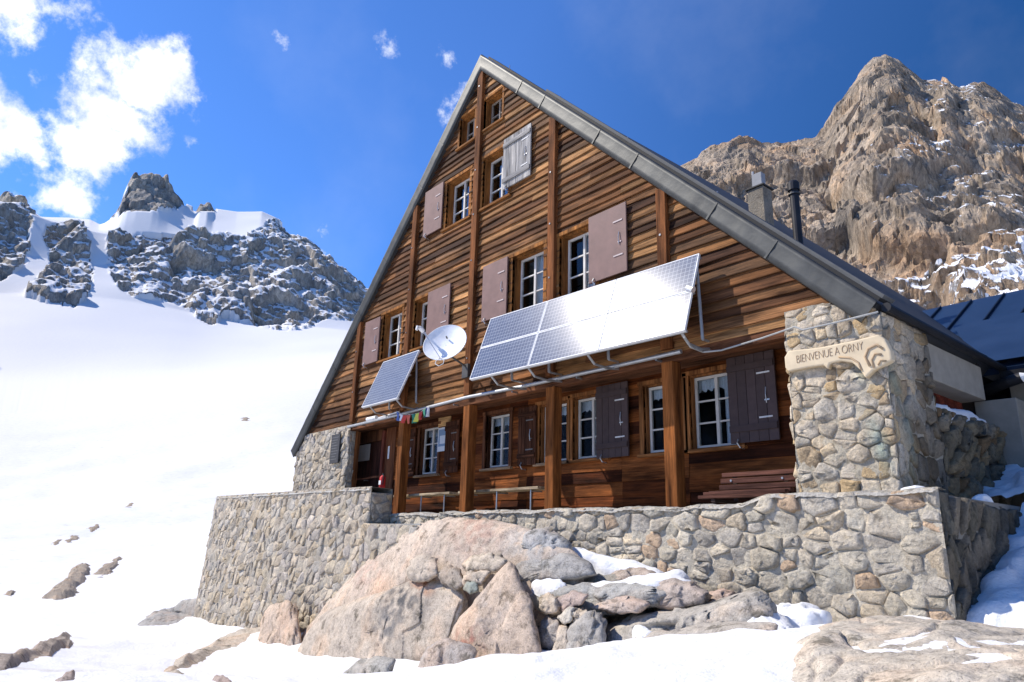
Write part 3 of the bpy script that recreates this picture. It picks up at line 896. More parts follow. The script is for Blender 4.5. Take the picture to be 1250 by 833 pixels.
# ------------------------------------------------------------------ the hut
hut = empty('mountain_hut', (0, 4, 0))
tag(hut, 'steep gabled alpine refuge clad in brown weathered boards with stone corner pillars', 'mountain hut')
AP_Z, AP_X = 10.62, 0.03                        # underside of the verge at the ridge
roofz = lambda x: AP_Z - abs(x - AP_X) * 1.0
POSTS = [-5.3, -2.67, 0.0, 2.63, 5.36]

UP = [  # x0, x1, z0, z1, shutter side, shutter x0, x1, shutter z0, z1, kind
    (0.10, 0.80, 8.92, 9.76, None), (-0.90, -0.27, 8.90, 9.74, None),
    (-1.33, -0.36, 6.84, 8.10, (-2.24, -1.42, 6.90, 8.17)), (0.16, 1.12, 6.84, 8.14, (1.00, 1.94, 6.98, 8.24)),
    (1.36, 2.34, 3.98, 5.28, (0.41, 1.26, 4.03, 5.32)), (2.80, 3.76, 3.98, 5.28, (3.66, 4.58, 4.04, 5.36)),
    (-4.08, -3.10, 3.98, 5.26, (-4.95, -4.14, 3.98, 5.22)), (-2.66 + .16, -1.72, 3.98, 5.26, (-1.80, -0.86, 4.05, 5.29))]


def cladding(mb, x0, x1, z0, z1, y, openings, bh, tints, seed, xl=None, xr=None, breaks=(), lap=0.028, wav=0.010):
    rnd = random.Random(seed); z = z0; row = 0
    while z < z1 - 0.02:
        h = min(bh * rnd.uniform(0.86, 1.14), z1 - z); row += 1
        stops = sorted(set([x0, x1] + [b for b in breaks if x0 < b < x1]))
        for a, b in zip(stops[:-1], stops[1:]):
            cuts = [a]
            if rnd.random() < 0.22 and b - a > 1.8:
                cuts.append(rnd.uniform(a + 0.6, b - 0.6))
            cuts.append(b)
            for p, q in zip(cuts[:-1], cuts[1:]):
                base = np.array(rnd.choice(tints)) * rnd.uniform(0.72, 1.28)
                yo = rnd.uniform(-0.006, 0.006); tilt = rnd.uniform(-0.008, 0.008)
                ops = [o for o in openings if o[0] < q and o[1] > p and o[2] < z + h and o[3] > z]
                zs = sorted(set([z, z + h] + [t for o in ops for t in (o[2], o[3]) if z < t < z + h]))
                ph = rnd.uniform(0, 100)
                for za, zb in zip(zs[:-1], zs[1:]):
                    spans = [(p, q)]
                    for o in ops:
                        if o[2] < (za + zb) / 2 < o[3]:
                            ns = []
                            for s0, s1 in spans:
                                if o[0] >= s1 or o[1] <= s0:
                                    ns.append((s0, s1)); continue
                                if o[0] > s0:
                                    ns.append((s0, o[0]))
                                if o[1] < s1:
                                    ns.append((o[1], s1))
                            spans = ns
                    for s0, s1 in spans:
                        s0a = max(s0, xl(za)) if xl else s0; s0b = max(s0, xl(zb)) if xl else s0
                        s1a = min(s1, xr(za)) if xr else s1; s1b = min(s1, xr(zb)) if xr else s1
                        if s1a - s0a < 0.03:
                            continue
                        s1b = max(s1b, s0b + 0.01)
                        n = max(1, int((s1a - s0a) / 0.35)); V = []
                        for k in range(n + 1):
                            t = k / n
                            xa = s0a + (s1a - s0a) * t; xb = s0b + (s1b - s0b) * t
                            wv = math.sin(xa * 2.1 + ph) * 0.6 + math.sin(xa * 5.3 + ph * 2) * 0.4
                            fa = (za - z) / h; fb = (zb - z) / h
                            ya = y - lap * (1 - fa) + yo + tilt * (t - .5) + wv * 0.006
                            yb = y - lap * (1 - fb) + yo + tilt * (t - .5) - 0.002
                            zl = za - (0.018 if fa < 0.01 else 0) + (wv * wav if fa < 0.01 else 0)
                            V += [(xa, y + 0.03, zl + 0.004), (xa, ya - 0.004, zl), (xa, ya - 0.006, zl + 0.012), (xb, yb, zb)]
                        F = []
                        for k in range(n):
                            for j in range(3):
                                F.append((k * 4 + j, (k + 1) * 4 + j, (k + 1) * 4 + j + 1, k * 4 + j + 1))
                        F.append((0, 1, 2, 3)); e = n * 4; F.append((e + 3, e + 2, e + 1, e))
                        mb.add(V, F, base)
        z += h


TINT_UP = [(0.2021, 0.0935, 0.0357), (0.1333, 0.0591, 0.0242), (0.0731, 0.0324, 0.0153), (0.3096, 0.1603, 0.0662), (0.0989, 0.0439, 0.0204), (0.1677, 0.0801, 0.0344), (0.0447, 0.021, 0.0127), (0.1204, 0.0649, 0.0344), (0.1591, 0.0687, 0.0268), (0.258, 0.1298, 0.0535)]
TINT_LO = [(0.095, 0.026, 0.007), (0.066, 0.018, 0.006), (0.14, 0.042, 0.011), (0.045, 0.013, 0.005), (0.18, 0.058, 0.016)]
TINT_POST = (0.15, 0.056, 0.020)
mb = MB()
xl = lambda z: AP_X - (AP_Z + 0.12 - z); xr = lambda z: AP_X + (AP_Z + 0.12 - z)
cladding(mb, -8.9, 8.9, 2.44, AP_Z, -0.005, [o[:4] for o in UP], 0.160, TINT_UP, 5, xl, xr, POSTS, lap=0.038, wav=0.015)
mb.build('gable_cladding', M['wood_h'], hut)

LOW_Y = 0.8
LOWW = [(5.12, 6.02, 0.98, 2.22), (2.36, 3.22, 1.0, 2.22), (4.14, 4.98, 0.98, 2.2), (1.38, 2.2, 1.0, 2.2), (-0.42, 0.42, 1.0, 2.2), (-3.18, -2.32, 1.0, 2.2)]
mb = MB()
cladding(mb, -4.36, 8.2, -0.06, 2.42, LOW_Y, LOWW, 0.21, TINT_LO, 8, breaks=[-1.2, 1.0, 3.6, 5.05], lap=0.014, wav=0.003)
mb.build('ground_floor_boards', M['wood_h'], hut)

# posts, beams
for k, px_ in enumerate(POSTS):
    top = roofz(px_) + 0.02
    mb = MB().box(px_ - 0.10, px_ + 0.10, -0.13, 0.05, 2.47, top, TINT_POST)
    o = mb.build('post', M['wood_v'], hut, bevel=0.012)
    for zz_ in np.arange(3.3, top - 0.2, 1.15):
        MB().tube([(px_ - 0.02, -0.12, zz_), (px_ - 0.02, -0.142, zz_)], 0.02, 8, (0.3, 0.3, 0.3)).build('bolt_head', M['metal'], o)
    if k == 0:
        continue
    mb = MB().box(px_ - 0.112, px_ + 0.112, -0.10, 0.12, -0.06, 2.27, (0.20, 0.07, 0.020))
    mb.build('porch_post', M['wood_v'], hut, bevel=0.015)
MB().box(-5.42, 7.45, -0.03, 0.20, 2.272, 2.455, (0.12, 0.05, 0.025)).build('header_beam', M['wood_h'], hut, bevel=0.01)
MB().box(-7.5, 8.2, 0.202, 0.85, 2.37, 2.41, (0.12, 0.055, 0.03)).build('soffit', M['wood_h'], hut)
mb = MB().box(-8.5, 8.5, 0.86, 11.4, 2.42, 2.6, (0.1, 0.08, 0.06)).box(-4.4, 4.4, 0.4, 11.2, 5.75, 5.9, (0.1, 0.08, 0.06)).box(-1.8, 1.8, 0.4, 11.2, 8.4, 8.5, (0.1, 0.08, 0.06))
mb.box(-8.55, 8.55, 3.5, 3.6, -0.05, 2.4, (0.06, 0.05, 0.04)).box(-4.6, 4.6, 3.0, 3.1, 2.61, 5.7, (0.05, 0.04, 0.03))
mb.build('inner_floors', M['dark'], hut)


def gable_plate(mb, y0, y1, col):
    mb.prism([(-8.6, y0, -0.05), (8.6, y0, -0.05), (8.6, y0, roofz(8.6) - 0.05), (AP_X, y0, AP_Z), (-8.6, y0, roofz(-8.6) - 0.05)], (0, y1 - y0, 0), col)


mb = MB(); gable_plate(mb, 11.3, 11.5, (0.14, 0.08, 0.045)); mb.build('rear_gable', M['wood_h'], hut)
MB().box(-8.62, -8.42, 0.9, 11.28, -1.5, 2.1, (0.36, 0.33, 0.28)).build('left_side_wall', M['masonry'], hut)

# entrance: a boarded recess behind the left pillar with two leaves in the back wall
mb = MB().box(-5.66, -5.41, 0.12, 0.26, -0.05, 2.26, (0.22, 0.09, 0.035)).box(-5.00, -4.86, 0.70, 0.84, -0.05, 2.30, (0.15, 0.045, 0.03)).box(-7.45, -6.52, 0.74, 0.84, -0.05, 2.30, (0.14, 0.055, 0.025))
mb.box(-6.515, -5.005, 0.74, 0.84, 2.06, 2.36, (0.12, 0.05, 0.025)).box(-4.855, -4.36, 0.76, 0.83, -0.05, 2.36, (0.13, 0.05, 0.024))
mb.build('entrance_frame', M['wood_v'], hut)
dr = MB().box(-6.51, -5.66, 0.79, 0.84, -0.05, 2.05, (0.06, 0.02, 0.015)).build('door', M['wood_v'], hut)
MB().tube([(-5.74, 0.785, 1.0), (-5.74, 0.73, 1.0), (-5.86, 0.73, 1.0)], 0.012, 8, (0.6, 0.6, 0.6)).build('handle', M['metal'], dr)
MB().box(-5.65, -5.01, 0.79, 0.84, -0.05, 2.05, (0.05, 0.02, 0.015)).build('door', M['wood_v'], hut)


def window(x0, x1, z0, z1, y, depth, curtain=None, small=False, cas=0.09, tint=(0.27, 0.112, 0.032), sill_tint=None):
    mb = MB()
    p = 0.045                                                       # casing stands proud of the boards
    mb.box(x0 - cas, x0, y - p, y + 0.02, z0 - 0.0, z1, tint).box(x1, x1 + cas, y - p, y + 0.02, z0, z1, tint)
    mb.box(x0 - cas - 0.02, x1 + cas + 0.02, y - p - 0.012, y + 0.02, z1 + 0.001, z1 + cas * 0.8, tint)
    # reveal
    d = y + depth
    t2 = tuple(np.array(tint) * 0.85)
    mb.box(x0 + 0.001, x0 + 0.025, y + 0.021, d + 0.06, z0 + 0.026, z1 - 0.026, t2).box(x1 - 0.025, x1 - 0.001, y + 0.021, d + 0.06, z0 + 0.026, z1 - 0.026, t2)
    mb.box(x0 + 0.001, x1 - 0.001, y + 0.021, d + 0.06, z1 - 0.025, z1 - 0.001, t2).box(x0 + 0.001, x1 - 0.001, y + 0.021, d + 0.06, z0 + 0.001, z0 + 0.025, t2)
    o = mb.build('window', M['wood_v'], hut)
    MB().box(x0 - cas - 0.03, x1 + cas + 0.03, y - 0.09, y + 0.02, z0 - 0.055, z0 - 0.001, sill_tint or tint).build('sill', M['wood_h'], o, bevel=0.006)
    a, b, c, e = x0 + 0.027, x1 - 0.027, z0 + 0.027, z1 - 0.027
    fr = MB(); fc = (0.58, 0.55, 0.50) if not small else (0.30, 0.25, 0.2); s = 0.045 if not small else 0.035
    fr.box(a, a + s, d, d + 0.05, c, e, fc).box(b - s, b, d, d + 0.05, c, e, fc).box(a + s, b - s, d, d + 0.05, c, c + s, fc).box(a + s, b - s, d, d + 0.05, e - s, e, fc)
    m = (a + b) / 2
    fr.box(m - s * 0.6, m + s * 0.6, d - 0.008, d + 0.05, c + s, e - s, fc)
    rows = 2 if small else 3
    for r_ in range(1, rows):
        zr = c + s + (e - c - 2 * s) * r_ / rows
        fr.box(a + s, m - s * 0.6, d + 0.006, d + 0.044, zr - 0.013, zr + 0.013, fc).box(m + s * 0.6, b - s, d + 0.006, d + 0.044, zr - 0.013, zr + 0.013, fc)
    fr.build('frame', M['paint'], o)
    MB().box(a + s * 0.5, b - s * 0.5, d + 0.022, d + 0.027, c + s * 0.5, e - s * 0.5).build('pane', M['glass'], o)
    if curtain:
        mb = MB(); cy = d + 0.12
        def drape(u0, u1, w0, w1, scallop=False):
            n = 40; V = []
            for i in range(n + 1):
                u = u0 + (u1 - u0) * i / n; yy = cy + 0.022 * math.sin(u * 55)
                lo = w0 + (0.045 * abs(math.sin((u - u0) * 26)) if scallop else 0)
                V += [(u, yy, lo), (u, yy, w1)]
            mb.grid(V, n + 1, 2, (0.75, 0.76, 0.8))
        if 'full' in curtain:
            drape(m - 0.05, b, c, e)
        if 'half' in curtain:
            drape(m + 0.06, b, c, e)
        if 'lace' in curtain:
            drape(a, b, e - 0.24, e, True)
        mb.build('curtain', M['cloth'], o)
    return o


for k, wn_ in enumerate(UP):
    x0, x1, z0, z1 = wn_[:4]
    window(x0, x1, z0, z1, 0.0, 0.17, 'full' if 3 <= z0 < 5 else None, small=k < 2, cas=0.07 if k < 2 else 0.09)
for k, (x0, x1, z0, z1) in enumerate(LOWW):
    window(x0, x1, z0, z1, LOW_Y, 0.10, ('lace half' if k < 3 else 'lace'), tint=(0.24, 0.10, 0.035) if k < 4 else (0.12, 0.05, 0.025), sill_tint=(0.30, 0.2, 0.12) if k > 2 else None)


def shutter(x0, x1, z0, z1, y, style):
    """an open shutter folded back against the wall, with battens, strap hinges and a latch"""
    col = {'pink': (0.19, 0.115, 0.10), 'brown': (0.07, 0.047, 0.044), 'grey': (0.30, 0.29, 0.28), 'red': (0.075, 0.03, 0.016)}[style]
    mb = MB(); t = 0.035; ya = y - 0.075
    if style == 'pink':
        mb.box(x0, x1, ya - t, ya, z0, z1, col)
    else:
        n = 5 if style != 'grey' else 4
        for k in range(n):
            a = x0 + (x1 - x0) * k / n; b = x0 + (x1 - x0) * (k + 1) / n
            mb.box(a + 0.003, b - 0.003, ya - t + random.uniform(-.003, .003), ya, z0, z1, tuple(np.array(col) * random.uniform(0.88, 1.12)))
    mat = M['paint'] if style == 'pink' else (M['wood_v'] if style in ('grey', 'red') else M['dull'])
    o = mb.build('shutter', mat, hut, bevel=0.004)
    c2 = tuple(np.array(col) * 0.85)
    if style != 'pink':
        for zc in (z0 + 0.16 * (z1 - z0), z0 + 0.86 * (z1 - z0)):
            MB().box(x0 + 0.01, x1 - 0.01, ya - t - 0.028, ya - t - 0.004, zc - 0.05, zc + 0.05, c2).build('batten', M['dull'] if style == 'brown' else M['wood_h'], o)
    else:
        for zc in (z0 + 0.2, z1 - 0.2):
            MB().box(x0 + 0.05, x1 - 0.05, ya + 0.001, y - 0.032, zc - 0.05, zc + 0.05, c2).build('batten', M['dull'], o)
    hc = (0.16, 0.15, 0.14) if style == 'red' else ((0.5, 0.42, 0.40) if style == 'pink' else (0.62, 0.61, 0.59))
    for zc in (z0 + 0.26 * (z1 - z0), z0 + 0.76 * (z1 - z0)):
        MB().box(x1 - 0.30, x1 - 0.08, ya - t - 0.012, ya - t + 0.004, zc - 0.012, zc + 0.012, hc).build('strap_hinge', M['paint'], o)
    lt = MB(); xm = x1 - 0.16; zm = (z0 + z1) / 2
    lt.tube([(xm, ya - t - 0.012, zm - 0.12), (xm, ya - t - 0.03, zm), (xm, ya - t - 0.012, zm + 0.12)], 0.008, 6, (0.5, 0.48, 0.46))
    lt.box(xm - 0.03, xm + 0.05, ya - t - 0.014, ya - t + 0.003, zm - 0.08, zm - 0.06, hc)
    lt.build('latch', M['metal'], o)
    MB().tube([(x0 + 0.14, ya - t - 0.01, z0 + 0.06), (x0 + 0.14, ya - t - 0.045, z0 + 0.0), (x0 + 0.17, ya - t - 0.02, z0 - 0.07), (x0 + 0.17, y - 0.02, z0 - 0.075)], 0.012, 6, (0.45, 0.45, 0.45)).build('holdback', M['metal'], o)
    return o


for k, wn_ in enumerate(UP):
    if wn_[4]:
        shutter(*wn_[4], 0.0, 'grey' if k == 3 else 'pink')
shutter(5.92, 6.74, 1.0, 2.36, LOW_Y, 'brown'); shutter(3.08, 3.86, 0.97, 2.32, LOW_Y - 0.02, 'brown')
shutter(0.80, 1.36, 0.98, 2.2, LOW_Y, 'red'); shutter(-1.92, -1.36, 0.98, 2.2, LOW_Y, 'red'); shutter(-3.9, -3.26, 0.98, 2.2, LOW_Y, 'red')

# roof
TH = 0.30
y0r, y1r = -0.13, 11.9
rf = None
def slope(sgn, xe):
    n = np.array([sgn * 0.7071, 0, 0.7071]); dn = np.array([sgn * 0.7071, 0, -0.7071])
    a = np.array([AP_X, y0r, AP_Z]); L = abs(xe - AP_X) * 1.41421
    return a, n, dn, L
mb = MB()
for sgn, xe in ((1, 8.44), (-1, -8.82)):
    a, n, dn, L = slope(sgn, xe)
    p = [a + np.array([0, 0.012, 0.03]), a + dn * L + np.array([0, 0.012, 0.03]), a + dn * L + n * TH + np.array([0, 0.012, 0]), np.array([AP_X, y0r + 0.012, AP_Z + TH * 1.41421])]
    if sgn > 0:
        p = p
    mb.prism(p, (0, y1r - y0r, 0), (0.05, 0.05, 0.05))
rf = mb.build('roof', M['slate'], hut)
for sgn, xe in ((1, 8.44), (-1, -8.82)):
    a, n, dn, L = slope(sgn, xe)
    # dented flashing on the verge: a strip of sheets with seams
    mb = MB(); N_ = 90; V = []; C_ = []
    rr = random.Random(5 + sgn)
    for i in range(N_ + 1):
        s_ = L * i / N_
        seam = 0.006 if (i % 9 == 0) else 0.0
        for t_, yy in ((0.0, 0.0), (0.02, -0.03), (0.10, -0.034), (0.20, -0.03), (TH - 0.03, -0.036), (TH + 0.015, -0.04), (TH + 0.03, 0.0)):
            off = (a + dn * s_ + n * t_ + np.array([0, yy - seam + (rr.uniform(-0.003, 0.003) if 0.05 < t_ < 0.25 else 0), 0])) if i else (np.array([AP_X, y0r + yy, AP_Z + t_ * 1.41421]))
            V.append(off)
    mb.grid(V, N_ + 1, 7, (0.062, 0.064, 0.062), flip=sgn < 0)
    vf = mb.build('verge_flashing', M['sheet'], rf, smooth=True)
    for k_ in range(1, 7):
        s_ = L * k_ / 7 + rr.uniform(-0.35, 0.35)
        MB().obox(a + dn * s_ + n * (TH * 0.5 + 0.01) + np.array([0, -0.039, 0]), dn, (0, 1, 0), n, 0.018, 0.006, TH * 0.5, (0.06, 0.062, 0.06)).build('sheet_overlap', M['sheet'], vf)
    if sgn > 0:
        st = MB()
        st.obox(a + dn * (L / 2) + n * (TH + 0.055) + np.array([0, 0.16, 0]), dn, (0, 1, 0), n, L / 2 - 0.02, 0.15, 0.022, (0.02, 0.02, 0.02))
        st.obox(a + dn * (2.9 + (L - 2.9) / 2) + n * (TH + 0.105) + np.array([0, 0.20, 0]), dn, (0, 1, 0), n, (L - 2.9) / 2 - 0.02, 0.15, 0.026, (0.09, 0.093, 0.095))
        st.build('verge_trim', M['dull'], rf)
# right eave: dark gutter along the side wall
mb = MB().tube([(8.74, -0.10, 2.36), (8.74, 4.05, 2.30)], 0.06, 10, (0.02, 0.02, 0.022))
mb.build('gutter', M['sheet'], rf)
for (s0, yb) in ((1.2, 0.25), (5.0, 0.25)):
    pass
sg = MB()
for s0 in (0.9, 3.4, 6.0, 8.6):
    a, n, dn, L = slope(1, 8.44)
    b = a + dn * s0 + n * (TH + 0.03) + np.array([0, 0.2, 0]); sg.tube([b, b + np.array([0, 0, 0.16])], 0.012, 6, (0.4, 0.4, 0.4))
sg.build('snow_guard_pin', M['metal'], rf)

# chimneys (parts of the roof)
def on_ray(px_, py_, rho):
    a, e = azel(px_, py_); return np.array([CAM[0] + math.sin(a) * rho, CAM[1] + math.cos(a) * rho, CAM[2] + e * rho])
p = on_ray(927, 233, 16.0)
ch = MB().box(p[0] - 0.20, p[0] + 0.20, p[1] - 0.19, p[1] + 0.19, p[2] - 1.2, p[2], (0.26, 0.23, 0.185)).build('chimney', M['masonry'], rf, bevel=0.01)
MB().box(p[0] - 0.24, p[0] + 0.24, p[1] - 0.23, p[1] + 0.23, p[2] + 0.003, p[2] + 0.035, (0.05, 0.05, 0.05)).build('cap_plate', M['dull'], ch)
MB().box(p[0] - 0.12, p[0] + 0.12, p[1] - 0.09, p[1] + 0.09, p[2] + 0.037, p[2] + 0.42, (0.27, 0.28, 0.30)).tube([(p[0] - 0.14, p[1], p[2] + 0.037), (p[0] - 0.14, p[1], p[2] + 0.55)], 0.025, 8, (0.5, 0.5, 0.5)).build('flue', M['paint'], ch)
p = on_ray(968, 222, 15.0)
MB().tube([(p[0], p[1], p[2] - 1.75), (p[0], p[1], p[2] - 0.12)], 0.095, 14, (0.03, 0.03, 0.034)).tube([(p[0], p[1], p[2] - 0.22), (p[0], p[1], p[2] - 0.05), (p[0], p[1], p[2])], [0.125, 0.125, 0.09], 14, (0.03, 0.03, 0.034)).tube([(p[0], p[1], p[2] - 0.32), (p[0], p[1], p[2] - 0.30)], 0.125, 14, (0.12, 0.12, 0.12)).build('stovepipe', M['sheet'], rf)

# stone pillars of the hut
mb = MB()
masonry(mb, 3.42, 2.72, lambda u, v, d: (-8.82 + u, -0.06 - d, -0.3 + v), 0.26, 0.24, 'light', 31, relief=0.026, gap=0.006, slant=-0.4, jit=0.3, mortar=(0.45, 0.40, 0.32), top=lambda u: min(2.72, 2.40 + u * 0.9))
masonry(mb, 0.17, 2.55, lambda u, v, d: (-5.40 + d, -0.06 + u, -0.3 + v), 0.17, 0.3, 'mixed', 32, relief=0.02, gap=0.02)
mb.build('stone_pillar', M['masonry'], hut, smooth=True)


def stain(u, v, col):
    s_ = max(0.0, 1 - abs(u - 1.02 - 0.08 * math.sin(v * 3.1)) / 0.16) * (0.75 if v < 1.95 else 0.0) * (0.55 + 0.45 * math.sin(v * 7 + u * 9))
    return np.array(col) * (1 - s_ * 0.8) + np.array((0.17, 0.29, 0.27)) * s_ * 0.8


mb = MB()
px0, px1 = 7.40, 8.66
masonry(mb, px1 - px0, 2.56, lambda u, v, d: (px0 + u, -0.09 - d, 0.05 + v), 0.25, 0.215, 'tan', 42, relief=0.038, gap=0.005, jit=0.05, point=0.18, mortar=(0.45, 0.40, 0.31), top=lambda u: min(2.56, 2.56 - max(0.0, u - 0.55) * 0.45), stain=stain, big=0.5)
def stain_darken(u, v, col):
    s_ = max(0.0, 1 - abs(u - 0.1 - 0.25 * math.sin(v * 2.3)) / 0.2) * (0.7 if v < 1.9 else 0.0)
    dk = 1 - 0.62 * float(sstep(0.25, 1.0, u + 0.35 * (1.2 - v) + 0.12 * math.sin(v * 5 + u * 7)))  # apart from the green stain, stones darken towards the bottom and the back
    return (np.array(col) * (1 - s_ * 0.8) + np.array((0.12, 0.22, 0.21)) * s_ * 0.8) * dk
masonry(mb, 1.34, 2.28, side(-0.09, 0.05, px1), 0.25, 0.30, 'tan', 43, relief=0.03, gap=0.006, jit=0.1, mortar=(0.36, 0.33, 0.27), stain=stain_darken)
masonry(mb, 0.95, 2.4, lambda u, v, d: (px0 - d, 0.85 - u, 0.03 + v), 0.3, 0.3, 'tan', 44, relief=0.03, gap=0.015)
mb.box(px0 + 0.03, px1 - 0.03, -0.06, 1.2, 0.04, 2.26, (0.3, 0.28, 0.24))
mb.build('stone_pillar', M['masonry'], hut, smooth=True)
mb = MB()
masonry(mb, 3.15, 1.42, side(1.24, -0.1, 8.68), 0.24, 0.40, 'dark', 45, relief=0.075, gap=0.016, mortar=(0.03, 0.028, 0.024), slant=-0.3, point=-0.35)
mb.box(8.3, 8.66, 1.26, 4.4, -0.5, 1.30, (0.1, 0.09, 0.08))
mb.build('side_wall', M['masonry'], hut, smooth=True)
MB().box(8.12, 8.62, 1.27, 3.42, 1.72, 2.24, (0.30, 0.27, 0.22)).build('concrete_lintel', M['concrete'], hut, bevel=0.012)
MB().box(8.22, 8.29, 1.3, 3.42, 1.28, 1.74, (0.13, 0.032, 0.022)).build('red_boarding', M['wood_h'], hut)

# ------------------------------------------------------------------ the annex behind the right corner
an = empty('annex', (11, 8, 0))
mb = MB().box(8.69, 16.0, 4.42, 10.2, -1.0, 2.20, (0.20, 0.19, 0.165)).build('wall', M['concrete'], an)
MB().box(8.45, 9.0, 3.44, 4.41, -0.6, 1.72, (0.22, 0.21, 0.18)).build('concrete_pier', M['concrete'], an, bevel=0.01)
# blue standing-seam roof, falling towards the terrace
e0 = np.array([8.7, 4.05, 2.28]); pitch = math.radians(31); up = np.array([0, math.cos(pitch), math.sin(pitch)]); nr = np.array([0, -math.sin(pitch), math.cos(pitch)])
L = 4.9; Wd = 9.5
c = e0 + np.array([Wd / 2 - 4.0, 0, 0]) + up * L / 2
mb = MB().obox(c, (1, 0, 0), up, nr, Wd / 2, L / 2, 0.05, (1, 1, 1))
back = np.array([0, math.cos(pitch), -math.sin(pitch)])
mb.obox(c + up * L / 2 + back * (L / 2), (1, 0, 0), back, (0, math.sin(pitch), math.cos(pitch)), Wd / 2, L / 2, 0.05, (1, 1, 1))
ar = mb.build('roof', M['bluemetal'], an)
mb = MB()
for k in range(24):
    xk = e0[0] - 3.9 + 0.62 * k
    if xk < e0[0] + Wd - 4.05:
        mb.obox(np.array([xk, e0[1], e0[2]]) + up * (L * 0.62) + nr * 0.075, (1, 0, 0), up, nr, 0.012, L * 0.36, 0.024, (1, 1, 1))
mb.build('standing_seam', plain('seam_sheet', (0.008, 0.012, 0.022), 0.4, 0.3), ar)
# the valley sheet between the two roofs
mb = MB()
va = np.array([8.45, 4.02, 2.36]); 
mb.add([va + nr * 0.09, va + np.array([1.7, 0, 0]) + nr * 0.09 + up * 0.02, va + up * 2.6 + np.array([0.55, 0, 0]) + nr * 0.085, va + up * 2.6 + np.array([-1.0, 0, 0]) + nr * 0.085], [(0, 1, 2, 3)], (1, 1, 1))
mb.build('valley_sheet', M['bluemetal'], ar)
MB().box(8.72, 14.2, 3.90, 4.0, 2.06, 2.24, (0.012, 0.012, 0.014)).build('fascia', M['sheet'], ar)
tag(an, 'low side building with dark blue standing seam roof behind the right stone corner', 'annex')
p0 = at(1232, 466, 3.75); p1 = at(1247, 461, 3.75)
vp_ = empty('vent_pipe', tuple(p0))
MB().tube([p0 + np.array([-0.35, 0.1, -0.07]), p0, p1], 0.085, 14, (0.02, 0.02, 0.022)).build('pipe', M['sheet'], vp_)
MB().tube([p1 + (p1 - p0) * 0.02, p1 + (p1 - p0) * 0.35], [0.08, 0.05], 14, (0.7, 0.7, 0.68)).build('pale_cap', M['paint'], vp_)
tag(vp_, 'black pipe with a pale rounded end under the blue roof eave', 'pipe')

# ------------------------------------------------------------------ solar arrays
def array(name, label, X0, X1, yt, zt, yb, zb, cols, rows, arms, yaw=0.0):
    root = empty(name, ((X0 + X1) / 2, (yt + yb) / 2, zb))
    a = np.array([0, yt - yb, zt - zb]); L_ = np.linalg.norm(a); a = a / L_; ex = np.array([1., math.tan(yaw), 0]); W0 = X1 - X0; ex /= np.linalg.norm(ex); a = a - ex * (a @ ex); a /= np.linalg.norm(a); nn = np.cross(ex, a); nn = nn if nn[1] < 0 else -nn
    o0 = np.array([X0, yb - W0 * math.tan(yaw), zb]); mw = W0 / cols / ex[0]; mh = L_ / rows
    for i in range(cols):
        for j in range(rows):
            g = 0.008
            b0 = o0 + ex * (mw * i + g) + a * (mh * j + g); w_, h_ = mw - 2 * g, mh - 2 * g
            mb = MB(); f = 0.015
            q = [b0 + ex * f + a * f + nn * 0.036, b0 + ex * (w_ - f) + a * f + nn * 0.036, b0 + ex * (w_ - f) + a * (h_ - f) + nn * 0.036, b0 + ex * f + a * (h_ - f) + nn * 0.036]
            uv = [(0, 0, 0), (w_ - 2 * f, 0, 0), (w_ - 2 * f, h_ - 2 * f, 0), (0, h_ - 2 * f, 0)]
            mb.add(q, [(0, 1, 2, 3)], uv)
            md = mb.build('solar_module', M['solar'], root)
            fb = MB(); cc = (0.72, 0.73, 0.74)
            fb.obox(b0 + ex * w_ / 2 + a * f / 2 + nn * 0.02, ex, a, nn, w_ / 2, f / 2, 0.02, cc).obox(b0 + ex * w_ / 2 + a * (h_ - f / 2) + nn * 0.02, ex, a, nn, w_ / 2, f / 2, 0.02, cc)
            fb.obox(b0 + ex * f / 2 + a * h_ / 2 + nn * 0.02, ex, a, nn, f / 2, h_ / 2 - f, 0.02, cc).obox(b0 + ex * (w_ - f / 2) + a * h_ / 2 + nn * 0.02, ex, a, nn, f / 2, h_ / 2 - f, 0.02, cc)
            fb.obox(b0 + ex * w_ / 2 + a * h_ / 2 + nn * 0.012, ex, a, nn, w_ / 2 - f, h_ / 2 - f, 0.006, (0.5, 0.5, 0.5))
            fb.build('module_frame', M['paint'], md)
    br = MB(); c_ = (0.42, 0.43, 0.44)
    br.tube([o0 + ex * 0.0 - nn * 0.025 + a * 0.03, o0 + ex * (X1 - X0) - nn * 0.025 + a * 0.03], 0.022, 8, c_)
    br.tube([o0 - nn * 0.03 + a * (L_ - 0.05), o0 + ex * (X1 - X0) - nn * 0.03 + a * (L_ - 0.05)], 0.02, 8, c_)
    br.tube([o0 - nn * 0.03 + a * (L_ * 0.5), o0 + ex * (X1 - X0) - nn * 0.03 + a * (L_ * 0.5)], 0.02, 8, c_)
    br.build('rail', M['metal'], root)
    for xk in arms:
        ar_ = MB(); wall = -0.05
        sh = (xk - X1) * math.tan(yaw); yb_, yt_ = yb + sh, yt + sh; lo = np.array([xk, yb_, zb]) - nn * 0.03 + a * 0.03; hi = np.array([xk, yt_, zt]) - nn * 0.03 - a * 0.05
        ar_.tube([lo, hi], 0.02, 8, c_)
        ar_.tube([hi + a * (-0.05), (xk, yt_ + 0.06, zb + 0.02)], 0.026, 8, c_)
        ar_.tube([lo, (xk, yb_ + 0.2, zb - 0.12), (xk, yt_ + 0.02, zb - 0.14), (xk, wall, zb - 0.10)], 0.022, 8, c_)
        ar_.tube([(xk, wall, zb + 0.02), (xk, yt_ + 0.06, zb + 0.02)], 0.02, 8, c_)
        ar_.build('bracket_arm', M['metal'], root)
    return tag(root, label, 'solar panels')


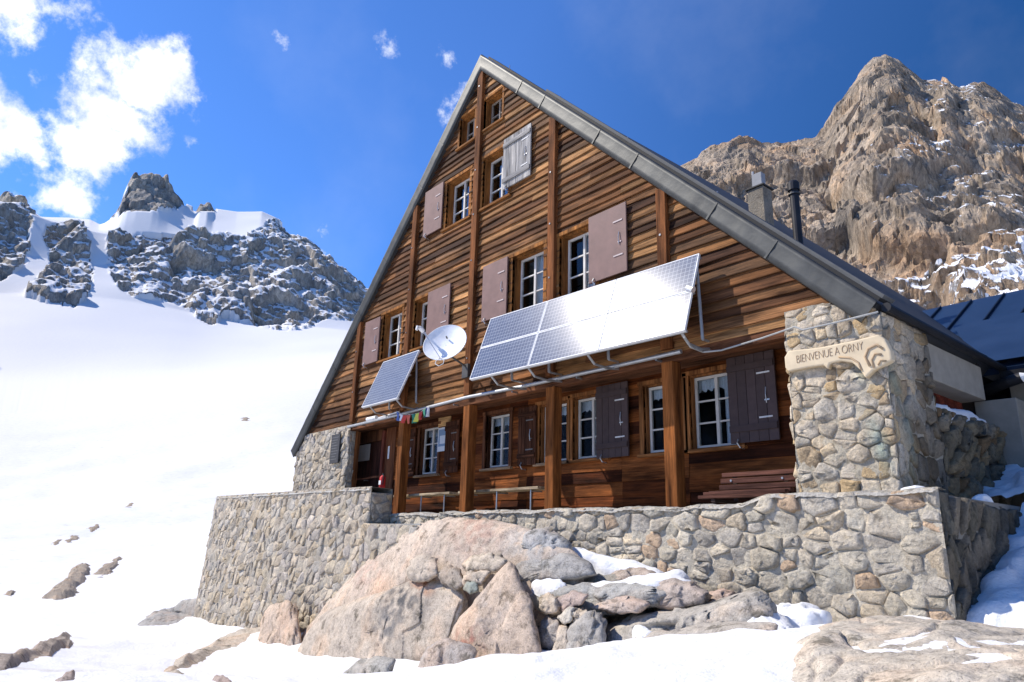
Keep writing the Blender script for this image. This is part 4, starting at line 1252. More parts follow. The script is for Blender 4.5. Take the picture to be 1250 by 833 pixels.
ra = array('solar_array', 'wide array of six tilted solar modules glinting white over the porch', 1.34, 6.23, -0.25, 3.80, -0.74, 2.44, 3, 2, (1.9, 2.9, 4.3, 6.12), math.radians(3.0))
la = array('solar_array', 'small single tilted solar panel below the left shutters beside the dish', -3.62, -1.90, -0.16, 3.83, -0.68, 2.56, 1, 1, (-3.3, -2.05))
MB().tube([(6.2, -0.62, 3.15), (6.3, -0.62, 3.1)], 0.05, 10, (0.8, 0.8, 0.8)).build('clamp', M['metal'], ra)

# dish
dc = at(543, 418, -0.80); nn = np.array([0.50, -0.74, 0.40]); nn /= np.linalg.norm(nn)
e1 = np.cross(np.array([0, 0, 1.]), nn); e1 /= np.linalg.norm(e1); e2 = np.cross(nn, e1)
root = empty('satellite_dish', tuple(dc))
mb = MB(); V = []; nr_, na = 8, 36
for k, lay in enumerate((0.0, -0.012)):
    V = []
    for i in range(nr_ + 1):
        r_ = max(0.004, 0.48 * i / nr_)
        for j in range(na + 1):
            w_ = 2 * math.pi * j / na
            V.append(dc + e1 * r_ * math.cos(w_) + e2 * r_ * math.sin(w_) + nn * (r_ * r_ * 0.42 - 0.09 + lay))
    mb.grid(V, nr_ + 1, na + 1, (0.86, 0.87, 0.88), flip=k == 1)
mb.tube([dc + e1 * 0.48 * math.cos(w_) + e2 * 0.48 * math.sin(w_) + nn * (0.48 * 0.48 * 0.42 - 0.096) for w_ in np.linspace(0, 2 * math.pi, 37)], 0.010, 6, (0.84, 0.85, 0.86))
mb.build('reflector', M['paint'], root, smooth=True)
ln = at(516, 404, -1.12); rim = dc - e1 * 0.0
lx = ln - dc; edge = lx - nn * (lx @ nn); edge = dc + edge / np.linalg.norm(edge) * 0.48
MB().tube([edge, (edge + ln) / 2 - nn * 0.02, ln], 0.020, 8, (0.62, 0.63, 0.64)).build('feed_arm', M['paint'], root)
low = dc - e2 * 0.45 + nn * 0.02
MB().tube([ln, low], 0.009, 6, (0.5, 0.51, 0.53)).build('strut', M['metal'], root)
dl = ln - edge; dl /= np.linalg.norm(dl)
MB().tube([ln - dl * 0.02, ln + dl * 0.06, ln + dl * 0.12 + np.array([0, 0, -0.01])], [0.045, 0.05, 0.04], 12, (0.82, 0.82, 0.8)).tube([ln + dl * 0.10, ln + dl * 0.17 + np.array([0, 0, -0.03]), ln + dl * 0.19 + np.array([0, 0, -0.12])], 0.03, 8, (0.8, 0.8, 0.78)).build('feed_horn', M['paint'], root)
mb = MB().tube([dc - nn * 0.10, dc - nn * 0.25 - e2 * 0.12, (0.02, -0.16, dc[2] - 0.42), (0.02, -0.16, dc[2] - 0.62)], 0.024, 8, (0.12, 0.12, 0.12)).box(-0.09, 0.12, -0.20, -0.132, dc[2] - 0.66, dc[2] - 0.36, (0.1, 0.1, 0.1)); mb.build('wall_mount', M['sheet'], root)
b = dc - e2 * 0.42
mb = MB().tube([b + e1 * 0.02, b + e1 * 0.09 - e2 * 0.08, b + e1 * 0.09 - e2 * 0.16, b - e2 * 0.22, b - e1 * 0.09 - e2 * 0.16, b - e1 * 0.09 - e2 * 0.08, b - e1 * 0.02], 0.009, 6, (0.75, 0.74, 0.7)); mb.build('cable', M['dull'], root)
MB().tube([dc + nn * -0.06 + e2 * 0.16, dc + nn * 0.0 + e2 * 0.16], 0.018, 8, (0.1, 0.1, 0.1)).build('bolt_head', M['dull'], root)
tag(root, 'white satellite dish on a black arm at the middle post', 'satellite dish')

# pipes along the porch beam
mb = MB(); mb.tube([(-5.35, -0.16, 2.34), (-2.6, -0.16, 2.36), (0.1, -0.16, 2.41), (1.9, -0.17, 2.37), (4.2, -0.17, 2.36), (5.7, -0.17, 2.36)], 0.036, 10, (0.40, 0.41, 0.42))
for x_ in (-4.6, -2.9, -0.4, 1.6, 3.4, 5.2):
    mb.box(x_ - 0.015, x_ + 0.015, -0.165, -0.03, 2.30, 2.33, (0.3, 0.3, 0.3))
tag(mb.build('conduit_pipe', M['metal'], None), 'long grey conduit pipe along the beam above the porch', 'pipe')
q = [at(835, 412, -0.78), at(843, 424, -0.6), at(858, 430, -0.2), at(880, 428, -0.16), at(930, 413, -0.16), at(962, 402, -0.17), at(970, 399, -0.24), at(980, 403, -0.24), at(1020, 394, -0.24), at(1060, 384, -0.24), at(1072, 381, -0.2)]
mb = MB(); mb.tube(q, 0.013, 8, (0.36, 0.36, 0.34)); tag(mb.build('cable', M['dull'], None), 'pale cable running from the solar array across the stone pillar top', 'cable')

# prayer flags
root = empty('prayer_flags', tuple(at(505, 505, -0.3)))
q = [at(484, 502, -0.35), at(492, 507, -0.35), at(502, 506, -0.32), at(512, 504, -0.28), at(520, 498, -0.25), at(524, 497, -0.2)]
MB().tube(q, 0.005, 6, (0.5, 0.5, 0.48)).build('string', M['cloth'], root)
cols = [(0.10, 0.16, 0.42), (0.75, 0.74, 0.76), (0.50, 0.06, 0.05), (0.55, 0.13, 0.08), (0.04, 0.22, 0.14), (0.55, 0.55, 0.10), (0.45, 0.06, 0.06), (0.06, 0.25, 0.16), (0.05, 0.08, 0.28), (0.74, 0.75, 0.78)]
PQ = np.array(q); tt = np.linspace(0, len(q) - 1, len(cols) + 1)
PT = np.stack([np.interp(tt, range(len(q)), PQ[:, i]) for i in range(3)], 1)
for k, c_ in enumerate(cols):
    a, b = PT[k], PT[k + 1]; V = []
    for i in range(6):
        for j in range(6):
            u, v = i / 5, j / 5
            p = a + (b - a) * (0.06 + 0.88 * u) + np.array([0.05 * v * math.sin(k * 2.1), 0.035 * math.sin(u * 5 + k * 1.7 + v * 2) * (v + 0.2), -0.20 * v * (1 + 0.12 * math.sin(k * 5))])
            V.append(p)
    mb = MB(); mb.grid(V, 6, 6, c_); o = mb.build('flag', M['cloth'], root, smooth=True)
    sm = o.modifiers.new('cloth', 'SOLIDIFY'); sm.thickness = 0.004
tag(root, 'short string of small coloured prayer flags under the small solar panel', 'flags')

# wall lamp by the porch beam
p = at(454, 511, -0.16); root = empty('wall_lamp', tuple(p))
MB().tube([p + np.array([-0.24, 0, 0]), p + np.array([0.24, 0, 0.0])], 0.05, 12, (0.86, 0.86, 0.83)).build('lamp_cover', M['paint'], root)
MB().tube([p + np.array([0.24, 0.03, -0.02]), p + np.array([1.3, 0.03, 0.02])], 0.02, 8, (0.8, 0.8, 0.78)).build('tube_arm', M['paint'], root)
tag(root, 'white tubular lamp above the entrance', 'lamp')

# plaque, notices, poster, extinguisher
p = at(409.5, 548, -0.14)
mb = MB().box(p[0] - 0.26, p[0] + 0.26, -0.165, -0.125, p[2] - 0.40, p[2] + 0.40, (0.055, 0.055, 0.06))
pl = mb.build('wall_plaque', M['dull'], None, bevel=0.006)
tag(pl, 'dark grey slate plaque on the left stone pillar', 'plaque')
mb = MB()
for k in range(9):
    mb.box(p[0] - 0.20, p[0] + 0.20 - (k * 37 % 5) * 0.03, -0.169, -0.166, p[2] + 0.30 - k * 0.075, p[2] + 0.315 - k * 0.075, (0.16, 0.16, 0.16))
mb.build('engraved_line', M['dull'], pl)
MB().box(-6.44, -5.76, 0.775, 0.782, 1.56, 2.02, (0.62, 0.61, 0.60)).build('paper_notice', M['cloth'], None)
tag(bpy.data.objects['paper_notice'], 'large pale paper notice pinned on the dark entrance door', 'notice')
p = at(479.5, 549, 0.5)
nt2 = MB().box(-4.70, -4.62, 0.745, 0.752, 1.52, 1.86, (0.75, 0.74, 0.72)).build('paper_notice', M['cloth'], None)
tag(nt2, 'narrow white paper strip on the boards right of the entrance', 'notice')
p0 = at(535.5, 523, LOW_Y - 0.05); p1 = at(547.5, 550, LOW_Y - 0.05)
root = empty('poster', (float(p0[0]), LOW_Y - 0.05, float(p1[2])))
MB().box(p0[0], p1[0], LOW_Y - 0.060, LOW_Y - 0.045, p1[2], p0[2], (0.62, 0.66, 0.70)).build('sheet', M['cloth'], root)
MB().box(p0[0] + 0.04, p1[0] - 0.04, LOW_Y - 0.064, LOW_Y - 0.061, p1[2] + 0.12, p0[2] - 0.05, (0.20, 0.30, 0.45)).box(p0[0] + 0.10, p1[0] - 0.14, LOW_Y - 0.067, LOW_Y - 0.0645, p1[2] + 0.18, p0[2] - 0.2, (0.6, 0.65, 0.7)).build('picture', M['cloth'], root)
tag(root, 'blue and white poster on the porch wall boards', 'poster')
wb = MB().box(p0[0] - 0.02, p1[0] + 0.02, LOW_Y - 0.055, LOW_Y - 0.03, p0[2] + 0.03, p0[2] + 0.25, (0.42, 0.26, 0.12)).build('wooden_board', M['wood_h'], None)
tag(wb, 'small light wooden board above the blue poster', 'board')
p = at(467, 587, -0.02); root = empty('fire_extinguisher', (p[0], p[1], p[2] - 0.2))
MB().tube([(p[0], p[1], p[2] - 0.24), (p[0], p[1], p[2] - 0.22), (p[0], p[1], p[2] + 0.08), (p[0], p[1], p[2] + 0.13)], [0.05, 0.075, 0.075, 0.03], 14, (0.55, 0.03, 0.03)).build('cylinder_body', M['paint'], root, smooth=True)
MB().tube([(p[0], p[1], p[2] + 0.13), (p[0], p[1], p[2] + 0.18)], 0.022, 8, (0.05, 0.05, 0.05)).tube([(p[0], p[1], p[2] + 0.16), (p[0] + 0.08, p[1] - 0.03, p[2] + 0.10), (p[0] + 0.08, p[1] - 0.03, p[2] - 0.1)], 0.012, 8, (0.04, 0.04, 0.04)).build('valve_hose', M['dull'], root)
MB().box(p[0] - 0.05, p[0] + 0.05, p[1] - 0.078, p[1] - 0.072, p[2] - 0.1, p[2] + 0.0, (0.8, 0.8, 0.78)).build('tag_label', M['paint'], root)
tag(root, 'red fire extinguisher beside the entrance at the parapet end', 'fire extinguisher')

# benches along the wall
def bench(x0, x1, label):
    y0b, y1b, z = 0.22, 0.58, 0.49
    root = empty('wall_bench', ((x0 + x1) / 2, 0.4, -0.055))
    MB().box(x0, x1, y0b, y1b, z - 0.05, z, (0.42, 0.33, 0.22)).build('seat', M['wood_h'], root, bevel=0.006)
    for xk in (x0 + 0.25, (x0 + x1) / 2, x1 - 0.25):
        MB().tube([(xk, y0b + 0.05, -0.055), (xk, y0b + 0.05, z - 0.052)], 0.017, 8, (0.4, 0.4, 0.4)).tube([(xk, y0b + 0.05, z - 0.075), (xk, y1b - 0.02, z - 0.075)], 0.014, 8, (0.4, 0.4, 0.4)).build('leg', M['metal'], root)
    return tag(root, label, 'bench', 'plank benches along the porch wall')
bench(-3.35, -0.95, 'plank bench with thin metal legs on the porch nearer the entrance door')
bench(-0.62, 1.98, 'plank bench with thin metal legs on the porch under the wide solar array')

# slatted bench by the stone pillar
root = empty('slatted_bench', (6.6, 0.05, -0.055)); c_ = (0.085, 0.038, 0.028)
for k, (yy, zz_, hy, hz) in enumerate(((-0.30, 0.13, 0.055, 0.022), (-0.17, 0.185, 0.055, 0.022), (-0.04, 0.21, 0.055, 0.02), (0.12, 0.29, 0.02, 0.035), (0.16, 0.385, 0.02, 0.035), (0.20, 0.475, 0.02, 0.03))):
    x0_ = 6.02 + (0.05 if k > 2 else 0); x1_ = 7.28
    MB().box(x0_, x1_, yy - hy, yy + hy, zz_ - hz, zz_ + hz, tuple(np.array(c_) * (1.0 + 0.15 * (k % 3)))).build('slat', M['wood_h'], root, bevel=0.005)
for xk in (6.25, 7.05):
    lg = MB().box(xk - 0.03, xk + 0.03, 0.225, 0.26, -0.05, 0.5, (0.05, 0.03, 0.025)).build('rear_leg', M['dull'], root)
    MB().box(xk - 0.031, xk + 0.031, -0.33, 0.224, 0.06, 0.10, (0.05, 0.03, 0.025)).build('seat_bearer', M['dull'], root)
    MB().box(xk - 0.03, xk + 0.03, -0.31, -0.25, -0.05, 0.058, (0.05, 0.03, 0.025)).build('front_leg', M['dull'], root)
    MB().tube([(xk, 0.142, 0.385), (xk, 0.128, 0.385)], 0.016, 10, (0.4, 0.4, 0.4)).build('bolt_head', M['metal'], root)
tag(root, 'low dark brown slatted bench on the terrace beside the right stone pillar', 'bench')

# carved welcome sign
root = empty('welcome_sign', (8.0, -0.2, 1.75)); Ys = -0.20
pts = [(957, 436), (962, 428), (1000, 424), (1040, 416), (1072, 408), (1080, 414), (1087, 428), (1089, 440), (1077, 447), (1066, 452), (1056, 462), (1050, 452), (1040, 443), (1026, 441), (1013, 444), (1010, 451), (1005, 446), (985, 449), (962, 454), (958, 449)]
P3 = [at(x, y, Ys) for x, y in pts]
mb = MB(); mb.prism([(p[0], Ys, p[2]) for p in P3], (0, 0.11, 0), (0.60, 0.49, 0.33))
mb.build('board', M['paint'], root, bevel=0.022)
mb = MB()
for pth, rr_ in (([(1062, 447), (1056, 436), (1060, 426), (1070, 421), (1078, 426)], 0.016), ([(1067, 449), (1064, 440), (1068, 432), (1076, 433)], 0.014), ([(1072, 446), (1075, 440), (1082, 441)], 0.012), ([(1052, 452), (1048, 443), (1038, 437), (1024, 436)], 0.012)):
    mb.tube([(q_[0], Ys - 0.004, q_[2]) for q_ in (at(x, y, Ys) for x, y in pth)], rr_, 8, (0.46, 0.33, 0.2))
mb.build('carving', M['paint'], root, smooth=True)
fc = bpy.data.curves.new('lettering', 'FONT'); fc.body = 'BIENVENUE A ORNY'; fc.size = 0.15; fc.extrude = 0.003; fc.offset = -0.005; fc.space_character = 0.92
ft = bpy.data.objects.new('lettering_source', fc); COL.objects.link(ft)
bpy.context.view_layer.update()
dg = bpy.context.evaluated_depsgraph_get(); me = bpy.data.meshes.new_from_object(ft.evaluated_get(dg)); bpy.data.objects.remove(ft)
xs = np.array([v.co.x for v in me.vertices]); wtxt = xs.max()
pa, pb = at(972, 444, Ys), at(1054, 427, Ys)
sxx = (pb[0] - pa[0]) / wtxt
mb = MB()
V = [(pa[0] + v.co.x * sxx, Ys - 0.003 - v.co.z, pa[2] + 0.0 + v.co.y * 1.05 + (pb[2] - pa[2]) * (v.co.x / wtxt)) for v in me.vertices]
mb.add(V, [tuple(p.vertices) for p in me.polygons], (0.27, 0.16, 0.085)); mb.build('lettering', M['dull'], root)
tag(root, 'carved wooden welcome sign on the right stone pillar', 'sign')

# ------------------------------------------------------------------ rocks
NR = [0]
def smooth_outline(outline, n, keep=0.88):
    P = np.array(outline, float); Q = []
    for k in range(len(P)):
        a, b = P[k], P[(k + 1) % len(P)]; Q += [a * keep + b * (1 - keep), a * (1 - keep) + b * keep]
    Q = np.array(Q); Q2 = np.vstack([Q, Q[:1]]); d = np.concatenate([[0], np.cumsum(np.hypot(*(np.diff(Q2[:, :2], axis=0).T)))])
    s = np.linspace(0, d[-1], n, endpoint=False)
    return np.stack([np.interp(s, d, Q2[:, i]) for i in range(P.shape[1])], 1)


def rock(label, outline, Y, thick, tint, amp=0.05, fs=1.6, rings=12, n=72, name='boulder', group=None, up=0.3, flat=5.0, grooves=(), stains=()):
    """a boulder with the outline seen in the photograph, standing in the plane Y and swelling to both sides of it"""
    NR[0] += 1; sd = 100 + NR[0] * 7
    R_ = smooth_outline(outline, n)
    cpx = R_.mean(0); hv = ray(*cpx); hv[2] = 0; hv /= np.linalg.norm(hv)
    pts = np.array([at(x, y, Y) for x, y in R_]); c = pts.mean(0)
    V = []
    ss = 1 - 0.97 * np.linspace(0, 1, rings) ** 1.5
    for sgn in (-1, 1):
        for s_ in (ss if sgn < 0 else ss[1:]):
            dep = thick * (1 - s_ ** flat) ** (1 / 2.0)
            V.append(c + (pts - c) * s_ + hv[None] * dep * sgn)
    V = np.vstack(V)
    V = V + hv[None] * ((V[:, 2] - pts[:, 2].min()) * up)[:, None]
    cc = V.mean(0); D = V - cc; D /= np.linalg.norm(D, axis=1)[:, None] + 1e-9
    W_ = V + fbm(V * fs * 0.8, 3, sd + 77)[:, None] * 0.25 / fs
    dd = facet(W_ * fs, sd, 1.3, 90) * amp * 1.5 + facet(W_ * fs * 2.9, sd + 50, 1.2, 90) * amp * 0.6 + fbm(V * fs * 3, 5, sd + 3) * amp * 0.9
    for line, gw, gd in grooves:                                    # cracks cut into the face
        L3 = np.array([at(x, y, Y - thick * 0.6) for x, y in line]); dist = np.full(len(V), 1e9)
        Vp = V - hv[None] * ((V - CAM) @ hv)[:, None]; Lp = L3 - hv[None] * ((L3 - CAM) @ hv)[:, None]
        sc = ((L3 - CAM) @ hv).mean() / ((V - CAM) @ hv); Vp = CAM + (V - CAM) * sc[:, None]; Vp = Vp + fbm(V * 2.5, 3, sd + 31)[:, None] * 0.06
        for k in range(len(L3) - 1):
            e = L3[k + 1] - L3[k]; t = np.clip(((Vp - L3[k]) @ e) / (e @ e), 0, 1); q_ = Vp - L3[k] - t[:, None] * e; q_ = q_ - hv[None] * (q_ @ hv)[:, None]
            dist = np.minimum(dist, np.linalg.norm(q_, axis=1))
        dd = dd - gd * np.exp(-(dist / gw) ** 2) * ((V - cc) @ hv < 0)
    V = V + D * dd[:, None]
    F = []
    def ring(a, b):
        for k in range(n):
            F.append((a + k, a + (k + 1) % n, b + (k + 1) % n, b + k))
    for r_ in range(rings - 1):
        ring(r_ * n, (r_ + 1) * n)
    base = rings * n
    ring(base, 0)
    for r_ in range(rings - 2):
        ring(base + (r_ + 1) * n, base + r_ * n)
    V = np.vstack([V, V[(rings - 1) * n:rings * n].mean(0), V[-n:].mean(0)])
    tn = np.array(tint)[None] * (1 + 0.2 * fbm(V * 2.1, 3, sd + 9)[:, None])
    for sx, sy, sr, sc_ in stains:
        p_ = at(sx, sy, Y - thick * 0.6); ds = np.linalg.norm((V - p_) - hv[None] * ((V - p_) @ hv)[:, None], axis=1)
        ms = np.clip(1.15 - ds / sr, 0, 1) * np.clip(0.5 + 2.6 * fbm(V * 9, 4, sd + 61), 0, 1)
        tn = tn * (1 - ms[:, None]) + np.array(sc_)[None] * ms[:, None]
    mb = MB(); mb.v = [tuple(p) for p in V]; mb.c = [tuple(x) for x in tn]
    mb.f = [tuple(f) for f in F] + [((rings - 1) * n + k, (rings - 1) * n + (k + 1) % n, len(V) - 2) for k in range(n)] + [(len(V) - 2 - n + (k + 1) % n, len(V) - 2 - n + k, len(V) - 1) for k in range(n)]
    o = mb.build(name, M['granite'], None, smooth=True)
    return tag(o, label, 'rock', group)


def outcrop(label, outline, height, tint, amp, fs, res=64, name='rock_outcrop', group=None, ragged=0.1, lift=0.0, cover=0.2):
    """bare rock lying on the snow slope: the ground itself raised inside an outline, its rim under the snow"""
    NR[0] += 1; sd = 400 + NR[0] * 11
    R_ = smooth_outline(outline, 60)
    plan = []
    for x, y in R_:
        a, e = azel(x, y); rh = ground_hit(x, y); plan.append((CAM[0] + math.sin(a) * rh, CAM[1] + math.cos(a) * rh))
    plan = np.array(plan); cx, cy = plan.mean(0)
    size = np.ptp(plan, axis=0).max()
    # principal direction
    u, s_, vt = np.linalg.svd(plan - plan.mean(0), full_matrices=False)
    q = (plan - plan.mean(0)) @ vt.T
    lo, hi = q.min(0) - 0.08 * np.ptp(q, axis=0), q.max(0) + 0.08 * np.ptp(q, axis=0)
    A, B = np.meshgrid(np.linspace(lo[0], hi[0], res), np.linspace(lo[1], hi[1], res), indexing='ij')
    ab = np.stack([A.ravel(), B.ravel()], 1); xy = ab @ vt + plan.mean(0)
    span = np.ptp(q, axis=0)
    P0 = np.stack([xy[:, 0], xy[:, 1], 0 * xy[:, 0]], 1)
    fr = 6.0 / size
    wob = np.stack([fbm(P0 * fr, 4, sd), fbm(P0 * fr + 50, 4, sd + 1)], 1) * ragged * span
    abw = ab + wob
    d = np.full(len(ab), 1e9)
    for k in range(len(q)):
        p0, p1 = q[k] / span, q[(k + 1) % len(q)] / span; e = p1 - p0
        t = np.clip(((abw / span - p0) @ e) / (e @ e + 1e-12), 0, 1); d = np.minimum(d, np.linalg.norm(abw / span - p0 - t[:, None] * e, axis=1))
    ins = inside(abw[:, 0], abw[:, 1], [tuple(p) for p in q])
    sd_ = np.where(ins, d, -d)
    z = ground(xy[:, 0], xy[:, 1])
    cov = fbm(P0 * fr * 1.6 + 90, 4, sd + 21)
    m = sstep(-0.04, 0.22, sd_ - cover * np.clip(cov + 0.05, 0, 1))
    P = np.stack([xy[:, 0], xy[:, 1], z], 1)
    P[:, 2] += -0.35 * height + (1.15 * height) * m + lift * m + (facet(P * fs, sd + 5, 1.2, 90) * amp + facet(P * fs * 3, sd + 6, 1.2, 90) * amp * 0.5 + fbm(P * fs * 2, 4, sd + 7) * amp * 0.5) * m
    tn = np.array(tint)[None] * (1 + 0.2 * fbm(P * fs, 3, sd + 9)[:, None])
    F = grid_faces(res, res)
    up_ = np.cross(P[F[0, 1]] - P[F[0, 0]], P[F[0, 3]] - P[F[0, 0]])[2]
    keep = (sd_ > -0.12)[F].any(1)
    F = F[keep]
    o = quick_mesh(name, P, F if up_ > 0 else F[:, ::-1], tn, M['granite'])
    return tag(o, label, 'rock', group)


PINK, GREY, TAN, WARM = (0.58, 0.475, 0.375), (0.52, 0.44, 0.35), (0.54, 0.46, 0.36), (0.57, 0.45, 0.345)
rock('huge rounded granite whaleback rising from the snow against the terrace wall', [(345, 822), (368, 772), (398, 736), (440, 692), (480, 658), (520, 637), (560, 630), (610, 637), (650, 645), (690, 656), (722, 690), (720, 730), (650, 790), (520, 826)], -1.9, 0.75, PINK, 0.048, 0.8, 64, 230, up=0.25, flat=3, grooves=[([(360, 786), (380, 762), (405, 744), (440, 727), (480, 702), (512, 686), (545, 682)], 0.06, 0.16), ([(560, 640), (600, 652), (640, 660), (690, 662)], 0.04, 0.07), ([(470, 670), (520, 664), (575, 672), (625, 668)], 0.03, 0.04)], stains=[(585, 648, 0.5, (0.50, 0.34, 0.26)), (660, 664, 0.5, (0.48, 0.45, 0.41)), (440, 700, 0.5, (0.58, 0.42, 0.33))])
rock('big grey speckled boulder face at the lower left of the whaleback', [(356, 810), (374, 772), (398, 748), (450, 729), (520, 706), (563, 716), (576, 740), (560, 780), (548, 806), (460, 822)], -2.5, 0.45, GREY, 0.036, 1.0, 48, 190, up=0.35, grooves=[([(392, 768), (430, 752), (470, 742)], 0.03, 0.05), ([(425, 806), (432, 780), (446, 756)], 0.025, 0.05)], stains=[(492, 735, 0.45, (0.13, 0.125, 0.12)), (470, 768, 0.35, (0.2, 0.19, 0.18)), (520, 716, 0.2, (0.55, 0.27, 0.15))])
rock('pinkish triangular granite block standing upright in front of the terrace', [(540, 808), (556, 760), (588, 726), (620, 690), (630, 694), (648, 736), (664, 806), (600, 816)], -2.75, 0.3, WARM, 0.026, 1.3, 40, 150, up=0.3, stains=[(572, 782, 0.25, (0.42, 0.2, 0.15)), (600, 745, 0.4, (0.44, 0.37, 0.31))])
rock('small round grey stone wedged left of a brown one on the whaleback', [(495, 697), (503, 684), (520, 679), (533, 686), (536, 703), (518, 711), (500, 708)], -2.35, 0.26, GREY, 0.03, 3, 9, 44)
rock('brown wedge stone between whaleback and triangular block', [(532, 702), (546, 690), (562, 694), (570, 714), (558, 722), (540, 714)], -2.35, 0.24, (0.36, 0.32, 0.27), 0.03, 3, 9, 44)
rock('pale flat stone lying across the gap above the triangular block', [(563, 690), (576, 678), (604, 675), (622, 684), (614, 696), (575, 700)], -2.3, 0.26, TAN, 0.03, 3, 9, 48)
rock('small grey stone under the pale flat stone', [(564, 709), (572, 697), (600, 697), (592, 712), (572, 718)], -2.4, 0.2, GREY, 0.025, 4, 9, 40)
rock('smallest greenish pebble stone beside the triangular block tip', [(564, 720), (569, 710), (582, 711), (586, 722), (574, 727)], -2.55, 0.12, (0.30, 0.33, 0.29), 0.015, 5, 8, 36)
rock('upper grey rock shelf below the terrace wall with snow beside it', [(596, 660), (625, 648), (665, 646), (698, 660), (700, 684), (650, 692), (600, 684)], -1.45, 0.5, (0.42, 0.41, 0.39), 0.05, 1.6, 14, 80)
rock('long smooth grey stone lying under the terrace wall snow', [(612, 692), (640, 680), (690, 677), (724, 687), (730, 702), (700, 710), (650, 712), (620, 708)], -1.75, 0.35, (0.40, 0.38, 0.35), 0.035, 2, 12, 72)
rock('dark recessed rock in the hollow under the long grey stone', [(640, 712), (680, 702), (740, 700), (800, 706), (830, 725), (780, 740), (690, 742), (645, 735)], -1.5, 0.25, (0.26, 0.25, 0.22), 0.05, 2, 10, 64)
SM = 'small stones stacked right of the triangular block'
rock('upright squarish stone at the left top of the small stone stack', [(657, 730), (671, 722), (682, 729), (685, 750), (664, 752), (656, 744)], -2.45, 0.16, TAN, 0.025, 4, 9, 44, group=SM)
rock('reddish angular stone at the top of the small stone stack', [(677, 731), (700, 722), (717, 727), (707, 740), (692, 753), (683, 746)], -2.4, 0.16, (0.43, 0.34, 0.29), 0.025, 4, 9, 44, group=SM)
rock('pale lens shaped stone in the middle of the small stone stack', [(679, 753), (694, 743), (706, 746), (699, 760), (688, 763)], -2.5, 0.14, (0.50, 0.46, 0.39), 0.02, 5, 9, 40, group=SM)
rock('dull grey stone right of the pale lens stone', [(698, 760), (705, 745), (718, 743), (720, 754), (708, 763)], -2.5, 0.14, GREY, 0.02, 5, 9, 40, group=SM)
rock('flat stone at the left foot of the small stone stack', [(655, 785), (660, 758), (671, 751), (684, 757), (686, 785), (670, 795)], -2.5, 0.16, (0.38, 0.34, 0.30), 0.02, 5, 9, 40, group=SM)
rock('large dark rounded stone at the bottom of the small stone stack', [(690, 800), (694, 766), (712, 752), (732, 749), (741, 758), (738, 795), (715, 803)], -2.6, 0.22, (0.37, 0.345, 0.31), 0.03, 3, 10, 50, group=SM)
rock('narrow wedge stone at the very foot of the small stone stack', [(672, 800), (682, 765), (693, 764), (697, 798), (684, 805)], -2.62, 0.14, GREY, 0.02, 5, 9, 40, group=SM)
rock('wide flat grey ledge between the snow patches under the wall', [(645, 725), (690, 714), (770, 710), (830, 722), (800, 742), (720, 752), (655, 746)], -1.95, 0.4, (0.40, 0.39, 0.36), 0.04, 2, 12, 72)
rock('pinkish flat slab jutting over the small stone stack', [(718, 742), (738, 732), (775, 729), (796, 736), (782, 747), (745, 750)], -2.2, 0.3, (0.47, 0.385, 0.325), 0.025, 3, 10, 54)
rock('brown rounded slab under the wall between two snow patches', [(780, 731), (795, 713), (820, 708), (850, 712), (872, 723), (858, 738), (815, 742), (788, 739)], -1.75, 0.4, (0.44, 0.37, 0.315), 0.035, 2.2, 12, 64)
rock('thin reddish stone at the foot of the terrace wall', [(862, 726), (880, 719), (898, 723), (896, 736), (870, 740)], -1.35, 0.22, (0.44, 0.34, 0.28), 0.02, 4, 9, 44)
rock('low brownish stone with moss below it under the wall snow', [(736, 707), (755, 694), (785, 692), (803, 700), (792, 713), (750, 716)], -1.35, 0.25, (0.42, 0.35, 0.29), 0.03, 3, 10, 52)
rock('long sloping bedrock ledge rising right to the terrace wall', [(722, 800), (742, 768), (775, 748), (820, 749), (870, 739), (925, 725), (948, 745), (940, 775), (850, 790), (800, 802), (755, 806)], -2.2, 0.45, (0.46, 0.42, 0.36), 0.05, 1.5, 36, 150, up=0.6, grooves=[([(745, 775), (790, 765), (850, 758), (920, 742)], 0.025, 0.06)])
rock('grey mossy stone at the wall foot beside the last snow patch', [(900, 752), (925, 744), (950, 745), (964, 754), (950, 764), (915, 764)], -1.45, 0.25, (0.34, 0.34, 0.27), 0.03, 3, 9, 48)
rock('low front bedrock slab behind the snow mound', [(688, 812), (730, 796), (790, 779), (840, 772), (905, 766), (960, 770), (950, 792), (880, 806), (800, 815), (740, 820)], -3.1, 0.35, (0.49, 0.44, 0.375), 0.035, 1.6, 30, 130, up=1.0, grooves=[([(720, 806), (780, 796), (850, 790), (910, 778)], 0.02, 0.04)])
rock('dark speckled stone poking from the snow in front of the grey boulder', [(502, 824), (518, 796), (545, 782), (572, 787), (584, 799), (566, 822), (530, 832)], -3.3, 0.3, (0.39, 0.35, 0.315), 0.035, 2.5, 11, 60)
rock('low grey stone half buried in the snow below the grey speckled boulder', [(398, 842), (430, 814), (460, 803), (484, 806), (478, 826), (440, 848)], -4.2, 0.3, (0.39, 0.37, 0.33), 0.03, 2.5, 11, 60)
rock('reddish round boulder at the foot of the bastion', [(312, 788), (320, 748), (342, 734), (362, 742), (370, 790), (340, 798)], -2.1, 0.35, WARM, 0.05, 1.8, 12, 60)
rock('flat grey stone just left of the bastion corner', [(200, 752), (220, 735), (242, 731), (248, 748), (225, 762)], -1.2, 0.5, (0.40, 0.38, 0.345), 0.07, 1.2, 10, 56)
outcrop('pale slab sloping at the foot of the bastion', [(180, 826), (240, 792), (290, 768), (330, 756), (340, 772), (300, 795), (245, 815), (205, 832)], 0.17, (0.52, 0.45, 0.36), 0.05, 0.9, 110, cover=0.05)
